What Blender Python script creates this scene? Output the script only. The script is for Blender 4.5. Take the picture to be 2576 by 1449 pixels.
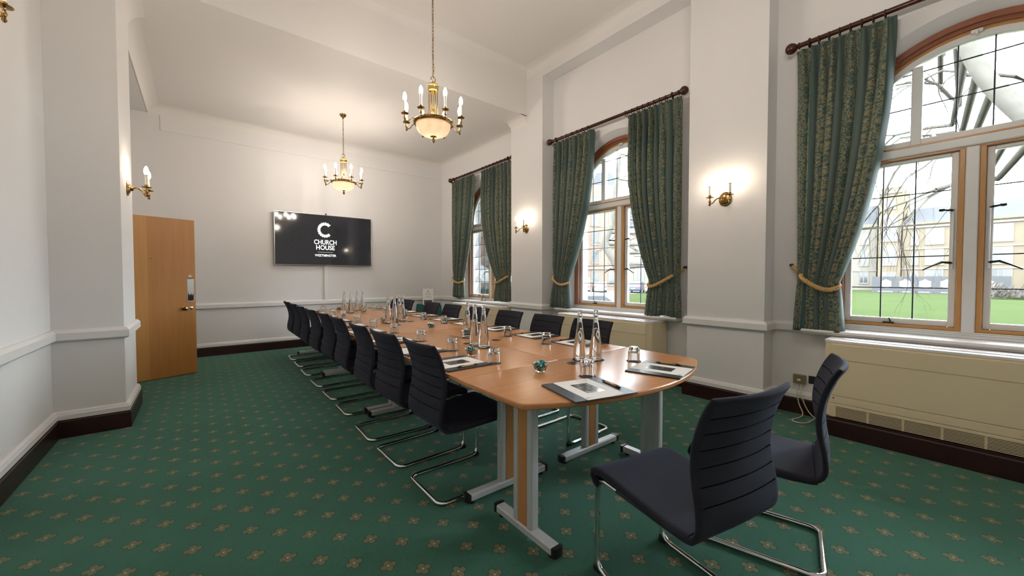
import bpy, bmesh, math, random
from mathutils import Vector, Matrix
PI = math.pi
R = math.radians
random.seed(7)
for o in list(bpy.data.objects):
    bpy.data.objects.remove(o, do_unlink=True)
SC = bpy.context.scene
COL = SC.collection

# ------------------------------------------------------------------ camera
CAMH = 1.28
cam_d = bpy.data.cameras.new('camera')
cam_d.sensor_width = 36.0
cam_d.lens = 966.2 * 36.0 / 2576.0
cam_d.clip_start = 0.02
cam_d.clip_end = 400
cam = bpy.data.objects.new('camera', cam_d)
COL.objects.link(cam)
cam.location = (0, 0, CAMH)
cam.rotation_euler = (R(90 - 1.537), 0, -0.683313)
SC.camera = cam

# ------------------------------------------------------------------ light / exposure
SC.view_settings.view_transform = 'Standard'
SC.view_settings.look = 'None'
SC.view_settings.gamma = 1.0
SC.view_settings.exposure = 0.0
SC.view_settings.use_curve_mapping = False
SKY = 30.0
BULB = 265.0
w = bpy.data.worlds.new('overcast_sky')
SC.world = w
w.use_nodes = True
wn = w.node_tree.nodes
wn['Background'].inputs[0].default_value = (0.86, 0.93, 1.0, 1)
wn['Background'].inputs[1].default_value = SKY


# ------------------------------------------------------------------ material helpers
class NT:
    def __init__(self, name):
        self.m = bpy.data.materials.new(name)
        self.m.use_nodes = True
        self.t = self.m.node_tree
        self.n = self.t.nodes
        self.b = self.n['Principled BSDF']
        self.out = self.n['Material Output']

    def add(self, typ, **kw):
        nd = self.n.new(typ)
        for k, v in kw.items():
            setattr(nd, k, v)
        return nd

    def link(self, a, b):
        self.t.links.new(a, b)

    def val(self, sock, v):
        if hasattr(v, 'is_output') or hasattr(v, 'links'):
            self.link(v, sock)
        else:
            sock.default_value = v

    def M(self, op, a, b=0.0, c=0.0):
        nd = self.add('ShaderNodeMath', operation=op)
        for i, v in enumerate((a, b, c)):
            if i < len(nd.inputs):
                self.val(nd.inputs[i], v)
        return nd.outputs[0]

    def mix(self, f, a, b):
        nd = self.add('ShaderNodeMix', data_type='RGBA')
        self.val(nd.inputs[0], f)
        self.val(nd.inputs[6], a if not isinstance(a, tuple) else (*a[:3], 1))
        self.val(nd.inputs[7], b if not isinstance(b, tuple) else (*b[:3], 1))
        return nd.outputs[2]

    def noise(self, vec, scale, detail=3.0, rough=0.5, dist=0.0):
        nd = self.add('ShaderNodeTexNoise')
        if vec is not None:
            self.link(vec, nd.inputs['Vector'])
        nd.inputs['Scale'].default_value = scale
        nd.inputs['Detail'].default_value = detail
        nd.inputs['Roughness'].default_value = rough
        nd.inputs['Distortion'].default_value = dist
        return nd.outputs['Fac']

    def coord(self, which='Object'):
        return self.add('ShaderNodeTexCoord').outputs[which]

    def mapping(self, vec, scale=(1, 1, 1), rot=(0, 0, 0)):
        nd = self.add('ShaderNodeMapping')
        self.link(vec, nd.inputs['Vector'])
        nd.inputs['Scale'].default_value = scale
        nd.inputs['Rotation'].default_value = rot
        return nd.outputs[0]

    def ramp(self, f, stops):
        nd = self.add('ShaderNodeValToRGB')
        e = nd.color_ramp.elements
        while len(e) > len(stops):
            e.remove(e[-1])
        while len(e) < len(stops):
            e.new(0.5)
        for k, (p, c) in enumerate(stops):
            e[k].position = p
            e[k].color = (*c[:3], 1)
        self.link(f, nd.inputs[0])
        return nd.outputs[0]

    def bump(self, hgt, strength=0.2, dist=0.01):
        nd = self.add('ShaderNodeBump')
        nd.inputs['Strength'].default_value = strength
        nd.inputs['Distance'].default_value = dist
        self.link(hgt, nd.inputs['Height'])
        self.link(nd.outputs[0], self.b.inputs['Normal'])

    def set(self, col=None, rough=None, metal=None, **kw):
        if col is not None:
            self.val(self.b.inputs['Base Color'], (*col[:3], 1) if isinstance(col, tuple) else col)
        if rough is not None:
            self.val(self.b.inputs['Roughness'], rough)
        if metal is not None:
            self.b.inputs['Metallic'].default_value = metal
        for k, v in kw.items():
            self.b.inputs[k].default_value = v
        return self


MT = {}


def simple(name, col, rough=0.5, metal=0.0, var=0.06, scale=8.0, bump=0.0, bscale=60.0, **kw):
    t = NT(name)
    c = t.coord()
    f = t.noise(c, scale)
    a = tuple(max(0, x * (1 - var)) for x in col)
    b = tuple(min(1, x * (1 + var)) for x in col)
    t.set(t.mix(f, a, b), rough, metal, **kw)
    if bump:
        t.bump(t.noise(c, bscale, 2), bump, 0.004)
    MT[name] = t.m
    return t


simple('wall_paint', (0.80, 0.785, 0.785), 0.75, var=0.015, scale=1.5, bump=0.05, bscale=90)
simple('ceiling_paint', (0.82, 0.79, 0.765), 0.85, var=0.015, scale=1.0)
simple('trim_paint', (0.82, 0.805, 0.80), 0.42, var=0.02, scale=3)
simple('window_paint', (0.80, 0.80, 0.80), 0.4, var=0.05, scale=9)
simple('chrome', (0.82, 0.83, 0.85), 0.07, 1.0, var=0.01)
simple('silver_coat', (0.60, 0.61, 0.62), 0.38, 0.15, var=0.03, bump=0.03, bscale=400)
simple('black_plastic', (0.012, 0.012, 0.014), 0.42, var=0.1)
simple('black_leather', (0.022, 0.024, 0.028), 0.34, var=0.15, bump=0.10, bscale=500)
simple('antique_brass', (0.36, 0.23, 0.085), 0.24, 1.0, var=0.25, scale=25)
simple('bright_brass', (0.78, 0.54, 0.16), 0.2, 1.0, var=0.12, scale=25)
simple('bronze_rod', (0.075, 0.030, 0.020), 0.26, 0.5, var=0.3, scale=20)
simple('lead', (0.035, 0.042, 0.048), 0.5, 0.3, var=0.2)
simple('dark_metal', (0.05, 0.048, 0.045), 0.3, 0.8, var=0.2)
simple('candle_sleeve', (0.84, 0.79, 0.66), 0.5, var=0.04)
simple('paper', (0.86, 0.83, 0.80), 0.6, var=0.01)
simple('white_plastic', (0.80, 0.79, 0.75), 0.4, var=0.03)
simple('cream_metal', (0.82, 0.69, 0.47), 0.45, var=0.025, scale=2)
simple('coaster', (0.03, 0.032, 0.036), 0.75, var=0.2)
simple('slot_black', (0.004, 0.004, 0.004), 0.6)
simple('rope', (0.60, 0.37, 0.13), 0.65, var=0.2, scale=60, bump=0.4, bscale=500)
simple('foil_teal', (0.02, 0.40, 0.42), 0.22, 0.85, var=0.3, scale=90)
simple('foil_silver', (0.80, 0.80, 0.79), 0.22, 0.9, var=0.15, scale=90)
simple('foil_gold', (0.72, 0.50, 0.25), 0.25, 0.85, var=0.2, scale=90)
simple('socket_olive', (0.30, 0.25, 0.14), 0.35, 0.4, var=0.1)
simple('cable_cream', (0.72, 0.66, 0.52), 0.5, var=0.05)
simple('green_cloth', (0.018, 0.115, 0.095), 0.85, var=0.2, scale=14)
simple('pen_wood', (0.58, 0.31, 0.10), 0.45, var=0.1, scale=60)
simple('steel', (0.62, 0.60, 0.56), 0.22, 1.0, var=0.1)
simple('bark', (0.0601, 0.0563, 0.0485), 0.9, var=0.3, scale=3, bump=0.4, bscale=8, **{'Specular IOR Level': 0.0})
simple('twig', (0.0184, 0.0160, 0.0142), 0.9, var=0.3, scale=6, **{'Specular IOR Level': 0.0})
simple('stone', (0.0837, 0.0698, 0.0507), 0.85, var=0.12, scale=0.5, **{'Specular IOR Level': 0.0})
simple('pale_stone', (0.0964, 0.0875, 0.0748), 0.85, var=0.08, scale=0.5, **{'Specular IOR Level': 0.0})
simple('slate', (0.0418, 0.0430, 0.0454), 0.8, var=0.1, scale=1, **{'Specular IOR Level': 0.0})
simple('ext_glass', (0.0286, 0.0327, 0.0368), 0.15, var=0.3, scale=0.7)
simple('hoard_dark', (0.0135, 0.0142, 0.0162), 0.6, var=0.25, scale=0.6)
simple('hoard_white', (0.1203, 0.1203, 0.1203), 0.6, var=0.05)
simple('car_white', (0.1146, 0.1175, 0.1203), 0.25, var=0.03)
simple('car_grey', (0.0368, 0.0409, 0.0450), 0.25, var=0.1)
simple('car_blue', (0.0184, 0.0246, 0.0409), 0.25, var=0.1)
simple('tyre', (0.02, 0.02, 0.02), 0.8)
simple('lamp_red', (0.2046, 0.0123, 0.0123), 0.3)
simple('plate_yellow', (0.3069, 0.2251, 0.0246), 0.5)
simple('pavement', (0.0761, 0.0761, 0.0736), 0.9, var=0.1, scale=0.8, **{'Specular IOR Level': 0.0})
simple('road', (0.16, 0.16, 0.165), 0.9, var=0.15, scale=0.8)
simple('hedge_green', (0.0102, 0.0225, 0.0123), 0.9, var=0.5, scale=3)
simple('brush', (0.0457, 0.0401, 0.0355), 0.95, var=0.35, scale=2, **{'Specular IOR Level': 0.0})
simple('canvas_white', (0.1637, 0.1719, 0.1637), 0.8, var=0.03)
simple('plaque_brown', (0.17, 0.085, 0.045), 0.3, var=0.5, scale=40)
simple('print_grey', (0.33, 0.33, 0.35), 0.6, var=0.05)
simple('stain_yellow', (0.72, 0.50, 0.10), 0.5, var=0.1)


def mk_grass():
    t = NT('lawn_grass')
    c = t.coord()
    f = t.noise(c, 0.25, 4)
    g = t.noise(c, 9.0, 2)
    t.set(t.mix(t.M('MULTIPLY_ADD', g, 0.4, t.M('MULTIPLY', f, 0.6)), (0.018, 0.026, 0.010), (0.028, 0.036, 0.016)), 0.95)
    t.b.inputs['Specular IOR Level'].default_value = 0.0
    MT['lawn_grass'] = t.m


def mk_brick():
    t = NT('red_brick')
    br = t.add('ShaderNodeTexBrick')
    t.link(t.coord(), br.inputs['Vector'])
    br.inputs['Color1'].default_value = (0.085, 0.033, 0.020, 1)
    br.inputs['Color2'].default_value = (0.072, 0.028, 0.017, 1)
    br.inputs['Mortar'].default_value = (0.12, 0.085, 0.068, 1)
    br.inputs['Scale'].default_value = 2.2
    t.set(br.outputs['Color'], 0.9)
    t.b.inputs['Specular IOR Level'].default_value = 0.0
    MT['red_brick'] = t.m


def mk_carpet():
    t = NT('green_carpet')
    geo = t.add('ShaderNodeNewGeometry')
    sep = t.add('ShaderNodeSeparateXYZ')
    t.link(geo.outputs['Position'], sep.inputs[0])
    x, y = sep.outputs[0], sep.outputs[1]
    AX, AY = 0.2250, 0.2262
    u = t.M('DIVIDE', t.M('SUBTRACT', x, 0.63), AX)
    v = t.M('DIVIDE', t.M('SUBTRACT', y, 1.645), AY)
    p = t.M('ADD', u, v)
    q = t.M('SUBTRACT', u, v)
    fp = t.M('SUBTRACT', t.M('FRACT', t.M('ADD', p, 0.5)), 0.5)
    fq = t.M('SUBTRACT', t.M('FRACT', t.M('ADD', q, 0.5)), 0.5)
    du = t.M('ABSOLUTE', t.M('MULTIPLY', t.M('ADD', fp, fq), AX / 2))
    dv = t.M('ABSOLUTE', t.M('MULTIPLY', t.M('SUBTRACT', fp, fq), AY / 2))

    def length(a, b):
        return t.M('SQRT', t.M('ADD', t.M('MULTIPLY', a, a), t.M('MULTIPLY', b, b)))

    # four petals on the diagonals, hatched, with a pale heart and a darker rim
    dp = t.M('SUBTRACT', length(t.M('SUBTRACT', t.M('MAXIMUM', du, dv), 0.0205), t.M('MINIMUM', du, dv)), 0.0142)
    stripe = t.M('SINE', t.M('MULTIPLY', t.M('ADD', du, dv), 1000.0))
    petal = t.M('MULTIPLY', t.M('LESS_THAN', dp, 0.0), t.M('MULTIPLY_ADD', t.M('GREATER_THAN', stripe, -0.35), 0.75, 0.25))
    heart = t.M('LESS_THAN', length(du, dv), 0.0062)
    core = t.M('LESS_THAN', length(du, dv), 0.0125)
    rim = t.M('LESS_THAN', dp, 0.004)
    cpos = geo.outputs['Position']
    fine = t.noise(cpos, 420.0, 2, 0.7)
    wear = t.noise(cpos, 1.4, 4, 0.6)
    f2 = t.noise(cpos, 40.0, 3, 0.6)
    ff = t.M('MULTIPLY_ADD', f2, 0.25, t.M('MULTIPLY_ADD', fine, 0.35, t.M('MULTIPLY', wear, 0.45)))
    base = t.ramp(ff, [(0.30, (0.012, 0.062, 0.040)), (0.75, (0.040, 0.150, 0.098))])
    dark = (0.010, 0.030, 0.022)
    gold = t.mix(fine, (0.13, 0.105, 0.045), (0.36, 0.27, 0.13))
    c = t.mix(t.M('MULTIPLY', rim, 0.8), base, dark)
    c = t.mix(t.M('MULTIPLY', core, 0.8), c, dark)
    c = t.mix(petal, c, gold)
    c = t.mix(heart, c, (0.42, 0.38, 0.26))
    t.set(c, 0.97)
    t.b.inputs['Specular IOR Level'].default_value = 0.15
    t.b.inputs['Sheen Weight'].default_value = 0.35
    t.b.inputs['Sheen Roughness'].default_value = 0.5
    t.b.inputs['Sheen Tint'].default_value = (0.55, 0.95, 0.8, 1)
    t.bump(fine, 0.5, 0.004)
    MT['green_carpet'] = t.m


def mk_wood(name, c1, c2, scale, rough, rot=(0, 0, 0), bumps=0.03, planks=0.0):
    t = NT(name)
    c = t.mapping(t.coord(), scale, rot)
    f = t.noise(c, 1.0, 6, 0.62, 0.6)
    g = t.noise(c, 7.0, 3, 0.6)
    ff = t.M('MULTIPLY_ADD', g, 0.35, t.M('MULTIPLY', f, 0.65))
    col = t.mix(t.M('SMOOTHSTEP', 0.3, 0.7, ff) if False else ff, c1, c2)
    t.set(col, rough)
    t.b.inputs['Coat Weight'].default_value = 0.15
    t.b.inputs['Coat Roughness'].default_value = rough * 0.8
    t.bump(g, bumps, 0.002)
    MT[name] = t.m


def mk_door_wood():
    t = NT('door_veneer')
    c0 = t.coord()
    c = t.mapping(c0, (22, 22, 1.2))
    f = t.noise(c, 1.0, 6, 0.6, 0.8)
    sep = t.add('ShaderNodeSeparateXYZ')
    t.link(c0, sep.inputs[0])
    leaf = t.M('GREATER_THAN', sep.outputs[0], 0.36)      # two veneer leaves
    a = t.mix(f, (0.54, 0.245, 0.060), (0.70, 0.37, 0.115))
    b = t.mix(f, (0.43, 0.170, 0.040), (0.59, 0.285, 0.08))
    big = t.noise(c0, 1.6, 2)
    cc = t.mix(leaf, a, b)
    cc = t.mix(t.M('MULTIPLY', big, 0.35), cc, (0.30, 0.11, 0.025))
    t.set(cc, 0.38)
    MT['door_veneer'] = t.m


def mk_mahogany():
    t = NT('mahogany_board')
    c = t.coord()
    f = t.noise(c, 6, 5)
    ch = t.noise(c, 38, 4, 0.7)
    wear = t.M('GREATER_THAN', ch, 0.735)
    col = t.mix(f, (0.016, 0.004, 0.004), (0.040, 0.010, 0.009))
    col = t.mix(t.M('MULTIPLY', wear, 0.8), col, (0.16, 0.06, 0.03))
    t.set(col, 0.32)
    MT['mahogany_board'] = t.m


def mk_fabric():
    t = NT('chair_fabric')
    c = t.coord()
    w1 = t.noise(c, 700, 2, 0.6)
    f = t.noise(c, 5, 3)
    t.set(t.mix(t.M('MULTIPLY_ADD', w1, 0.6, t.M('MULTIPLY', f, 0.4)), (0.005, 0.005, 0.009), (0.015, 0.016, 0.027)), 0.92)
    t.b.inputs['Sheen Weight'].default_value = 0.10
    t.b.inputs['Sheen Tint'].default_value = (0.40, 0.48, 0.9, 1)
    t.bump(w1, 0.35, 0.003)
    MT['chair_fabric'] = t.m
    t = NT('chair_net')
    c = t.coord()
    v = t.add('ShaderNodeTexVoronoi')
    v.inputs['Scale'].default_value = 260
    t.link(c, v.inputs['Vector'])
    t.set((0.012, 0.012, 0.016), 0.9)
    t.link(t.M('MULTIPLY_ADD', t.M('GREATER_THAN', v.outputs['Distance'], 0.52), 0.55, 0.42), t.b.inputs['Alpha'])
    MT['chair_net'] = t.m


def mk_damask():
    t = NT('damask_curtain')
    uv = t.coord('UV')
    sep = t.add('ShaderNodeSeparateXYZ')
    t.link(uv, sep.inputs[0])
    u, v = sep.outputs[0], sep.outputs[1]
    per = 0.34
    fu = t.M('FRACT', t.M('DIVIDE', u, per))
    patt = t.M('LESS_THAN', fu, 0.74)
    um = t.M('ABSOLUTE', t.M('SUBTRACT', fu, 0.37))
    um = t.M('MULTIPLY', um, per)
    vm = t.M('PINGPONG', v, 0.21)
    cmb = t.add('ShaderNodeCombineXYZ')
    t.link(um, cmb.inputs[0])
    t.link(vm, cmb.inputs[1])
    n = t.noise(cmb.outputs[0], 30.0, 1.5, 0.5, 2.6)
    n2 = t.noise(cmb.outputs[0], 55.0, 1.0, 0.5, 1.5)
    scroll = t.M('GREATER_THAN', t.M('MULTIPLY_ADD', n2, 0.35, t.M('MULTIPLY', n, 0.65)), 0.492)
    edge = t.M('LESS_THAN', um, 0.112)
    mask = t.M('MULTIPLY', t.M('MULTIPLY', patt, edge), scroll)
    weave = t.noise(uv, 900.0, 2)
    teal = t.mix(weave, (0.030, 0.075, 0.072), (0.055, 0.120, 0.112))
    plain = t.mix(weave, (0.065, 0.098, 0.085), (0.105, 0.145, 0.128))
    gold = t.mix(weave, (0.19, 0.165, 0.085), (0.33, 0.285, 0.16))
    base = t.mix(patt, plain, teal)
    t.set(t.mix(mask, base, gold), 0.62)
    t.b.inputs['Sheen Weight'].default_value = 0.3
    t.b.inputs['Sheen Tint'].default_value = (0.7, 1.0, 0.9, 1)
    # cloth lets some daylight through
    tr = t.add('ShaderNodeBsdfTranslucent')
    t.link(t.mix(mask, base, gold), tr.inputs['Color'])
    mx = t.add('ShaderNodeMixShader')
    mx.inputs[0].default_value = 0.28
    t.link(t.b.outputs[0], mx.inputs[1])
    t.link(tr.outputs[0], mx.inputs[2])
    t.link(mx.outputs[0], t.out.inputs['Surface'])
    t.bump(mask, 0.15, 0.002)
    MT['damask_curtain'] = t.m


def mk_glass():
    t = NT('window_glass')
    fr = t.add('ShaderNodeFresnel')
    fr.inputs['IOR'].default_value = 1.5
    tp = t.add('ShaderNodeBsdfTransparent')
    tp.inputs['Color'].default_value = (0.97, 0.985, 0.98, 1)
    gl = t.add('ShaderNodeBsdfGlossy')
    gl.inputs['Roughness'].default_value = 0.02
    mx = t.add('ShaderNodeMixShader')
    n = t.noise(t.coord(), 3.0, 2)
    t.link(t.M('MULTIPLY', fr.outputs[0], t.M('MULTIPLY_ADD', n, 0.2, 0.8)), mx.inputs[0])
    t.link(tp.outputs[0], mx.inputs[1])
    t.link(gl.outputs[0], mx.inputs[2])
    t.link(mx.outputs[0], t.out.inputs['Surface'])
    MT['window_glass'] = t.m
    t = NT('clear_glass')
    t.set((0.97, 0.99, 0.985), 0.015)
    t.b.inputs['Transmission Weight'].default_value = 1.0
    t.b.inputs['IOR'].default_value = 1.45
    t.link(t.M('MULTIPLY_ADD', t.noise(t.coord(), 30), 0.02, 0.005), t.b.inputs['Roughness'])
    MT['clear_glass'] = t.m
    t = NT('water')
    t.set((0.97, 0.99, 0.99), 0.0)
    t.b.inputs['Transmission Weight'].default_value = 1.0
    t.b.inputs['IOR'].default_value = 1.33
    MT['water'] = t.m
    t = NT('frosted_bowl')
    c = t.coord()
    col = t.mix(t.noise(c, 20), (0.88, 0.74, 0.62), (0.94, 0.86, 0.78))
    t.set(col, 0.4)
    tr = t.add('ShaderNodeBsdfTranslucent')
    t.link(col, tr.inputs['Color'])
    mx = t.add('ShaderNodeMixShader')
    mx.inputs[0].default_value = 0.55
    t.link(t.b.outputs[0], mx.inputs[1])
    t.link(tr.outputs[0], mx.inputs[2])
    t.link(mx.outputs[0], t.out.inputs['Surface'])
    MT['frosted_bowl'] = t.m
    t = NT('bulb_glow')
    t.set((1, 0.95, 0.85), 0.3)
    t.b.inputs['Emission Color'].default_value = (1.0, 0.91, 0.80, 1)
    t.b.inputs['Emission Strength'].default_value = BULB
    MT['bulb_glow'] = t.m
    t = NT('bowl_lamp_glow')
    t.set((1, 0.95, 0.85), 0.3)
    t.b.inputs['Emission Color'].default_value = (1.0, 0.82, 0.62, 1)
    t.b.inputs['Emission Strength'].default_value = 26.0
    MT['bowl_lamp_glow'] = t.m
    t = NT('sconce_glow')
    t.set((1, 0.95, 0.85), 0.3)
    t.b.inputs['Emission Color'].default_value = (1.0, 0.84, 0.64, 1)
    t.b.inputs['Emission Strength'].default_value = BULB * 0.25
    MT['sconce_glow'] = t.m
    t = NT('screen_black')
    c = t.coord()
    t.set(t.mix(t.noise(c, 3), (0.010, 0.010, 0.012), (0.018, 0.018, 0.020)), 0.06)
    t.b.inputs['Emission Color'].default_value = (0.30, 0.30, 0.33, 1)
    t.b.inputs['Emission Strength'].default_value = 0.06
    MT['screen_black'] = t.m
    t = NT('screen_white')
    t.set((0.8, 0.8, 0.8), 0.4)
    t.b.inputs['Emission Color'].default_value = (0.95, 0.97, 1.0, 1)
    t.b.inputs['Emission Strength'].default_value = 0.9
    MT['screen_white'] = t.m
    t = NT('photo_print')
    c = t.coord()
    f = t.noise(t.mapping(c, (1, 1, 1)), 45, 4, 0.7)
    t.set(t.ramp(f, [(0.32, (0.012, 0.013, 0.016)), (0.5, (0.06, 0.055, 0.055)), (0.62, (0.26, 0.22, 0.20)), (0.72, (0.10, 0.14, 0.24))]), 0.18)
    MT['photo_print'] = t.m


mk_grass(); mk_brick(); mk_carpet(); mk_door_wood(); mk_mahogany(); mk_fabric(); mk_damask(); mk_glass()
mk_wood('table_wood', (0.46, 0.185, 0.060), (0.66, 0.315, 0.125), (1.6, 26, 26), 0.27)
mk_wood('leg_wood', (0.46, 0.19, 0.06), (0.60, 0.29, 0.10), (26, 26, 1.6), 0.3)
mk_wood('frame_red_wood', (0.20, 0.062, 0.030), (0.34, 0.125, 0.060), (6, 6, 6), 0.33)
mk_wood('frame_pink_wood', (0.34, 0.15, 0.095), (0.46, 0.24, 0.16), (20, 20, 2), 0.4)
mk_wood('frame_oak', (0.40, 0.17, 0.045), (0.60, 0.32, 0.11), (30, 30, 1.5), 0.33)


# ------------------------------------------------------------------ mesh helpers
class MB:
    def __init__(s):
        s.v, s.f, s.uv = [], [], None

    def poly(s, pts, faces):
        b = len(s.v)
        s.v += [tuple(p) for p in pts]
        s.f += [tuple(b + i for i in f) for f in faces]
        return s

    def box(s, x0, x1, y0, y1, z0, z1):
        return s.poly([(x0, y0, z0), (x1, y0, z0), (x1, y1, z0), (x0, y1, z0), (x0, y0, z1), (x1, y0, z1), (x1, y1, z1), (x0, y1, z1)],
                      [(0, 3, 2, 1), (4, 5, 6, 7), (0, 1, 5, 4), (1, 2, 6, 5), (2, 3, 7, 6), (3, 0, 4, 7)])

    def cbox(s, x0, x1, y0, y1, z0, z1, c):
        """box with its edges chamfered by c (convex hull of 24 points)"""
        bm = bmesh.new()
        for x, sx in ((x0, 1), (x1, -1)):
            for y, sy in ((y0, 1), (y1, -1)):
                for z, sz in ((z0, 1), (z1, -1)):
                    bm.verts.new((x + sx * c, y + sy * c, z))
                    bm.verts.new((x + sx * c, y, z + sz * c))
                    bm.verts.new((x, y + sy * c, z + sz * c))
        bmesh.ops.convex_hull(bm, input=bm.verts[:])
        bmesh.ops.dissolve_limit(bm, angle_limit=0.01, verts=bm.verts[:], edges=bm.edges[:])
        bm.verts.index_update()
        s.poly([v.co[:] for v in bm.verts], [[v.index for v in f.verts] for f in bm.faces])
        bm.free()
        return s

    def lathe(s, prof, n=16, c=(0, 0, 0), mod=None):
        b = len(s.v)
        for (r, z) in prof:
            for k in range(n):
                a = 2 * PI * k / n
                rr = r * (mod(a, z) if mod else 1)
                s.v.append((c[0] + rr * math.cos(a), c[1] + rr * math.sin(a), c[2] + z))
        m = len(prof)
        for i in range(m - 1):
            for k in range(n):
                k2 = (k + 1) % n
                s.f.append((b + i * n + k, b + i * n + k2, b + (i + 1) * n + k2, b + (i + 1) * n + k))
        if prof[0][0] > 1e-6:
            s.f.append(tuple(b + k for k in reversed(range(n))))
        if prof[-1][0] > 1e-6:
            s.f.append(tuple(b + (m - 1) * n + k for k in range(n)))
        return s

    def tube(s, pts, r, n=8, closed=False, caps=True):
        pts = [Vector(p) for p in pts]
        m = len(pts)
        rs = r if isinstance(r, (list, tuple)) else [r] * m
        T = []
        for i in range(m):
            if closed:
                d = pts[(i + 1) % m] - pts[i - 1]
            else:
                d = pts[min(i + 1, m - 1)] - pts[max(i - 1, 0)]
            T.append(d.normalized() if d.length > 1e-9 else Vector((0, 0, 1)))
        nrm = T[0].orthogonal().normalized()
        b = len(s.v)
        for i in range(m):
            nrm = (nrm - T[i] * nrm.dot(T[i]))
            nrm = nrm.normalized() if nrm.length > 1e-6 else T[i].orthogonal().normalized()
            bi = T[i].cross(nrm)
            for k in range(n):
                a = 2 * PI * k / n
                s.v.append(tuple(pts[i] + (nrm * math.cos(a) + bi * math.sin(a)) * rs[i]))
        for i in range(m if closed else m - 1):
            j = (i + 1) % m
            for k in range(n):
                k2 = (k + 1) % n
                s.f.append((b + i * n + k, b + i * n + k2, b + j * n + k2, b + j * n + k))
        if caps and not closed:
            s.f.append(tuple(b + k for k in reversed(range(n))))
            s.f.append(tuple(b + (m - 1) * n + k for k in range(n)))
        return s

    def prism(s, outline, z0, z1):
        n = len(outline)
        pts = [(x, y, z0) for x, y in outline] + [(x, y, z1) for x, y in outline]
        fs = [tuple(reversed(range(n))), tuple(range(n, 2 * n))]
        fs += [(k, (k + 1) % n, n + (k + 1) % n, n + k) for k in range(n)]
        return s.poly(pts, fs)

    def prism_x(s, outline, x0, x1):
        """outline in (y,z), extruded along x"""
        n = len(outline)
        pts = [(x0, y, z) for y, z in outline] + [(x1, y, z) for y, z in outline]
        fs = [tuple(range(n)), tuple(reversed(range(n, 2 * n)))]
        fs += [(k, n + k, n + (k + 1) % n, (k + 1) % n) for k in range(n)]
        return s.poly(pts, fs)

    def sweep(s, path, prof):
        """prof: closed list of (offset to the left of travel, z); path: open polyline of (x,y); mitred"""
        P = [Vector(p) for p in path]
        m, k = len(P), len(prof)
        nl = []
        for i in range(m - 1):
            d = (P[i + 1] - P[i]).normalized()
            nl.append(Vector((-d.y, d.x)))
        b = len(s.v)
        for i in range(m):
            if i == 0:
                o = nl[0]
            elif i == m - 1:
                o = nl[-1]
            else:
                o = nl[i - 1] + nl[i]
                o = o / max(0.2, o.dot(nl[i]))
            for (off, z) in prof:
                s.v.append((P[i].x + o.x * off, P[i].y + o.y * off, z))
        for i in range(m - 1):
            for j in range(k):
                j2 = (j + 1) % k
                s.f.append((b + i * k + j, b + i * k + j2, b + (i + 1) * k + j2, b + (i + 1) * k + j))
        s.f.append(tuple(b + j for j in range(k)))
        s.f.append(tuple(b + (m - 1) * k + j for j in reversed(range(k))))
        return s

    def xf(s, mat):
        s.v = [tuple(mat @ Vector(p)) for p in s.v]
        return s

    def mesh(s, name):
        me = bpy.data.meshes.new(name)
        me.from_pydata(s.v, [], s.f)
        bm = bmesh.new()
        bm.from_mesh(me)
        bmesh.ops.recalc_face_normals(bm, faces=bm.faces[:])
        bm.to_mesh(me)
        bm.free()
        return me

    def build(s, name, mat, parent=None, smooth=True, angle=32, loc=None, rot=None, recalc=True):
        me = s.mesh(name) if recalc else None
        if me is None:
            me = bpy.data.meshes.new(name)
            me.from_pydata(s.v, [], s.f)
        if smooth:
            me.polygons.foreach_set('use_smooth', [True] * len(me.polygons))
            me.set_sharp_from_angle(angle=R(angle))
        me.materials.append(MT[mat])
        return link(name, me, parent, loc, rot)


def link(name, me, parent=None, loc=None, rot=None):
    o = bpy.data.objects.new(name, me)
    COL.objects.link(o)
    if parent is not None:
        o.parent = parent
    if loc is not None:
        o.location = loc
    if rot is not None:
        o.rotation_euler = rot
    return o


def tag(o, label, cat, group=None, kind=None):
    o['label'] = label
    if cat:
        o['category'] = cat
    if group:
        o['group'] = group
    if kind:
        o['kind'] = kind
    return o


def struct(o, label=None):
    o['kind'] = 'structure'
    if label:
        o['label'] = label
    return o


def empty(name, loc=(0, 0, 0), rz=0.0):
    o = bpy.data.objects.new(name, None)
    o.empty_display_size = 0.1
    COL.objects.link(o)
    o.location = loc
    o.rotation_euler = (0, 0, rz)
    return o


def copy_tree(o, parent=None):
    c = o.copy()
    COL.objects.link(c)
    if parent is not None:
        c.parent = parent
    for ch in list(o.children):
        copy_tree(ch, c)
    return c


ORD = ['first', 'second', 'third', 'fourth', 'fifth', 'sixth', 'seventh', 'eighth', 'ninth', 'tenth']


def arc(c, r, a0, a1, n):
    return [(c[0] + r * math.cos(a0 + (a1 - a0) * k / n), c[1] + r * math.sin(a0 + (a1 - a0) * k / n)) for k in range(n + 1)]


def catmull(P, per=6):
    P = [Vector(p) for p in P]
    Q = [P[0] * 2 - P[1]] + P + [P[-1] * 2 - P[-2]]
    out = []
    for i in range(1, len(Q) - 2):
        for k in range(per):
            t = k / per
            a, b, c, d = Q[i - 1], Q[i], Q[i + 1], Q[i + 2]
            out.append(0.5 * ((2 * b) + (c - a) * t + (2 * a - 5 * b + 4 * c - d) * t * t + (3 * b - a - 3 * c + d) * t ** 3))
    out.append(P[-1])
    return out


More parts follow.
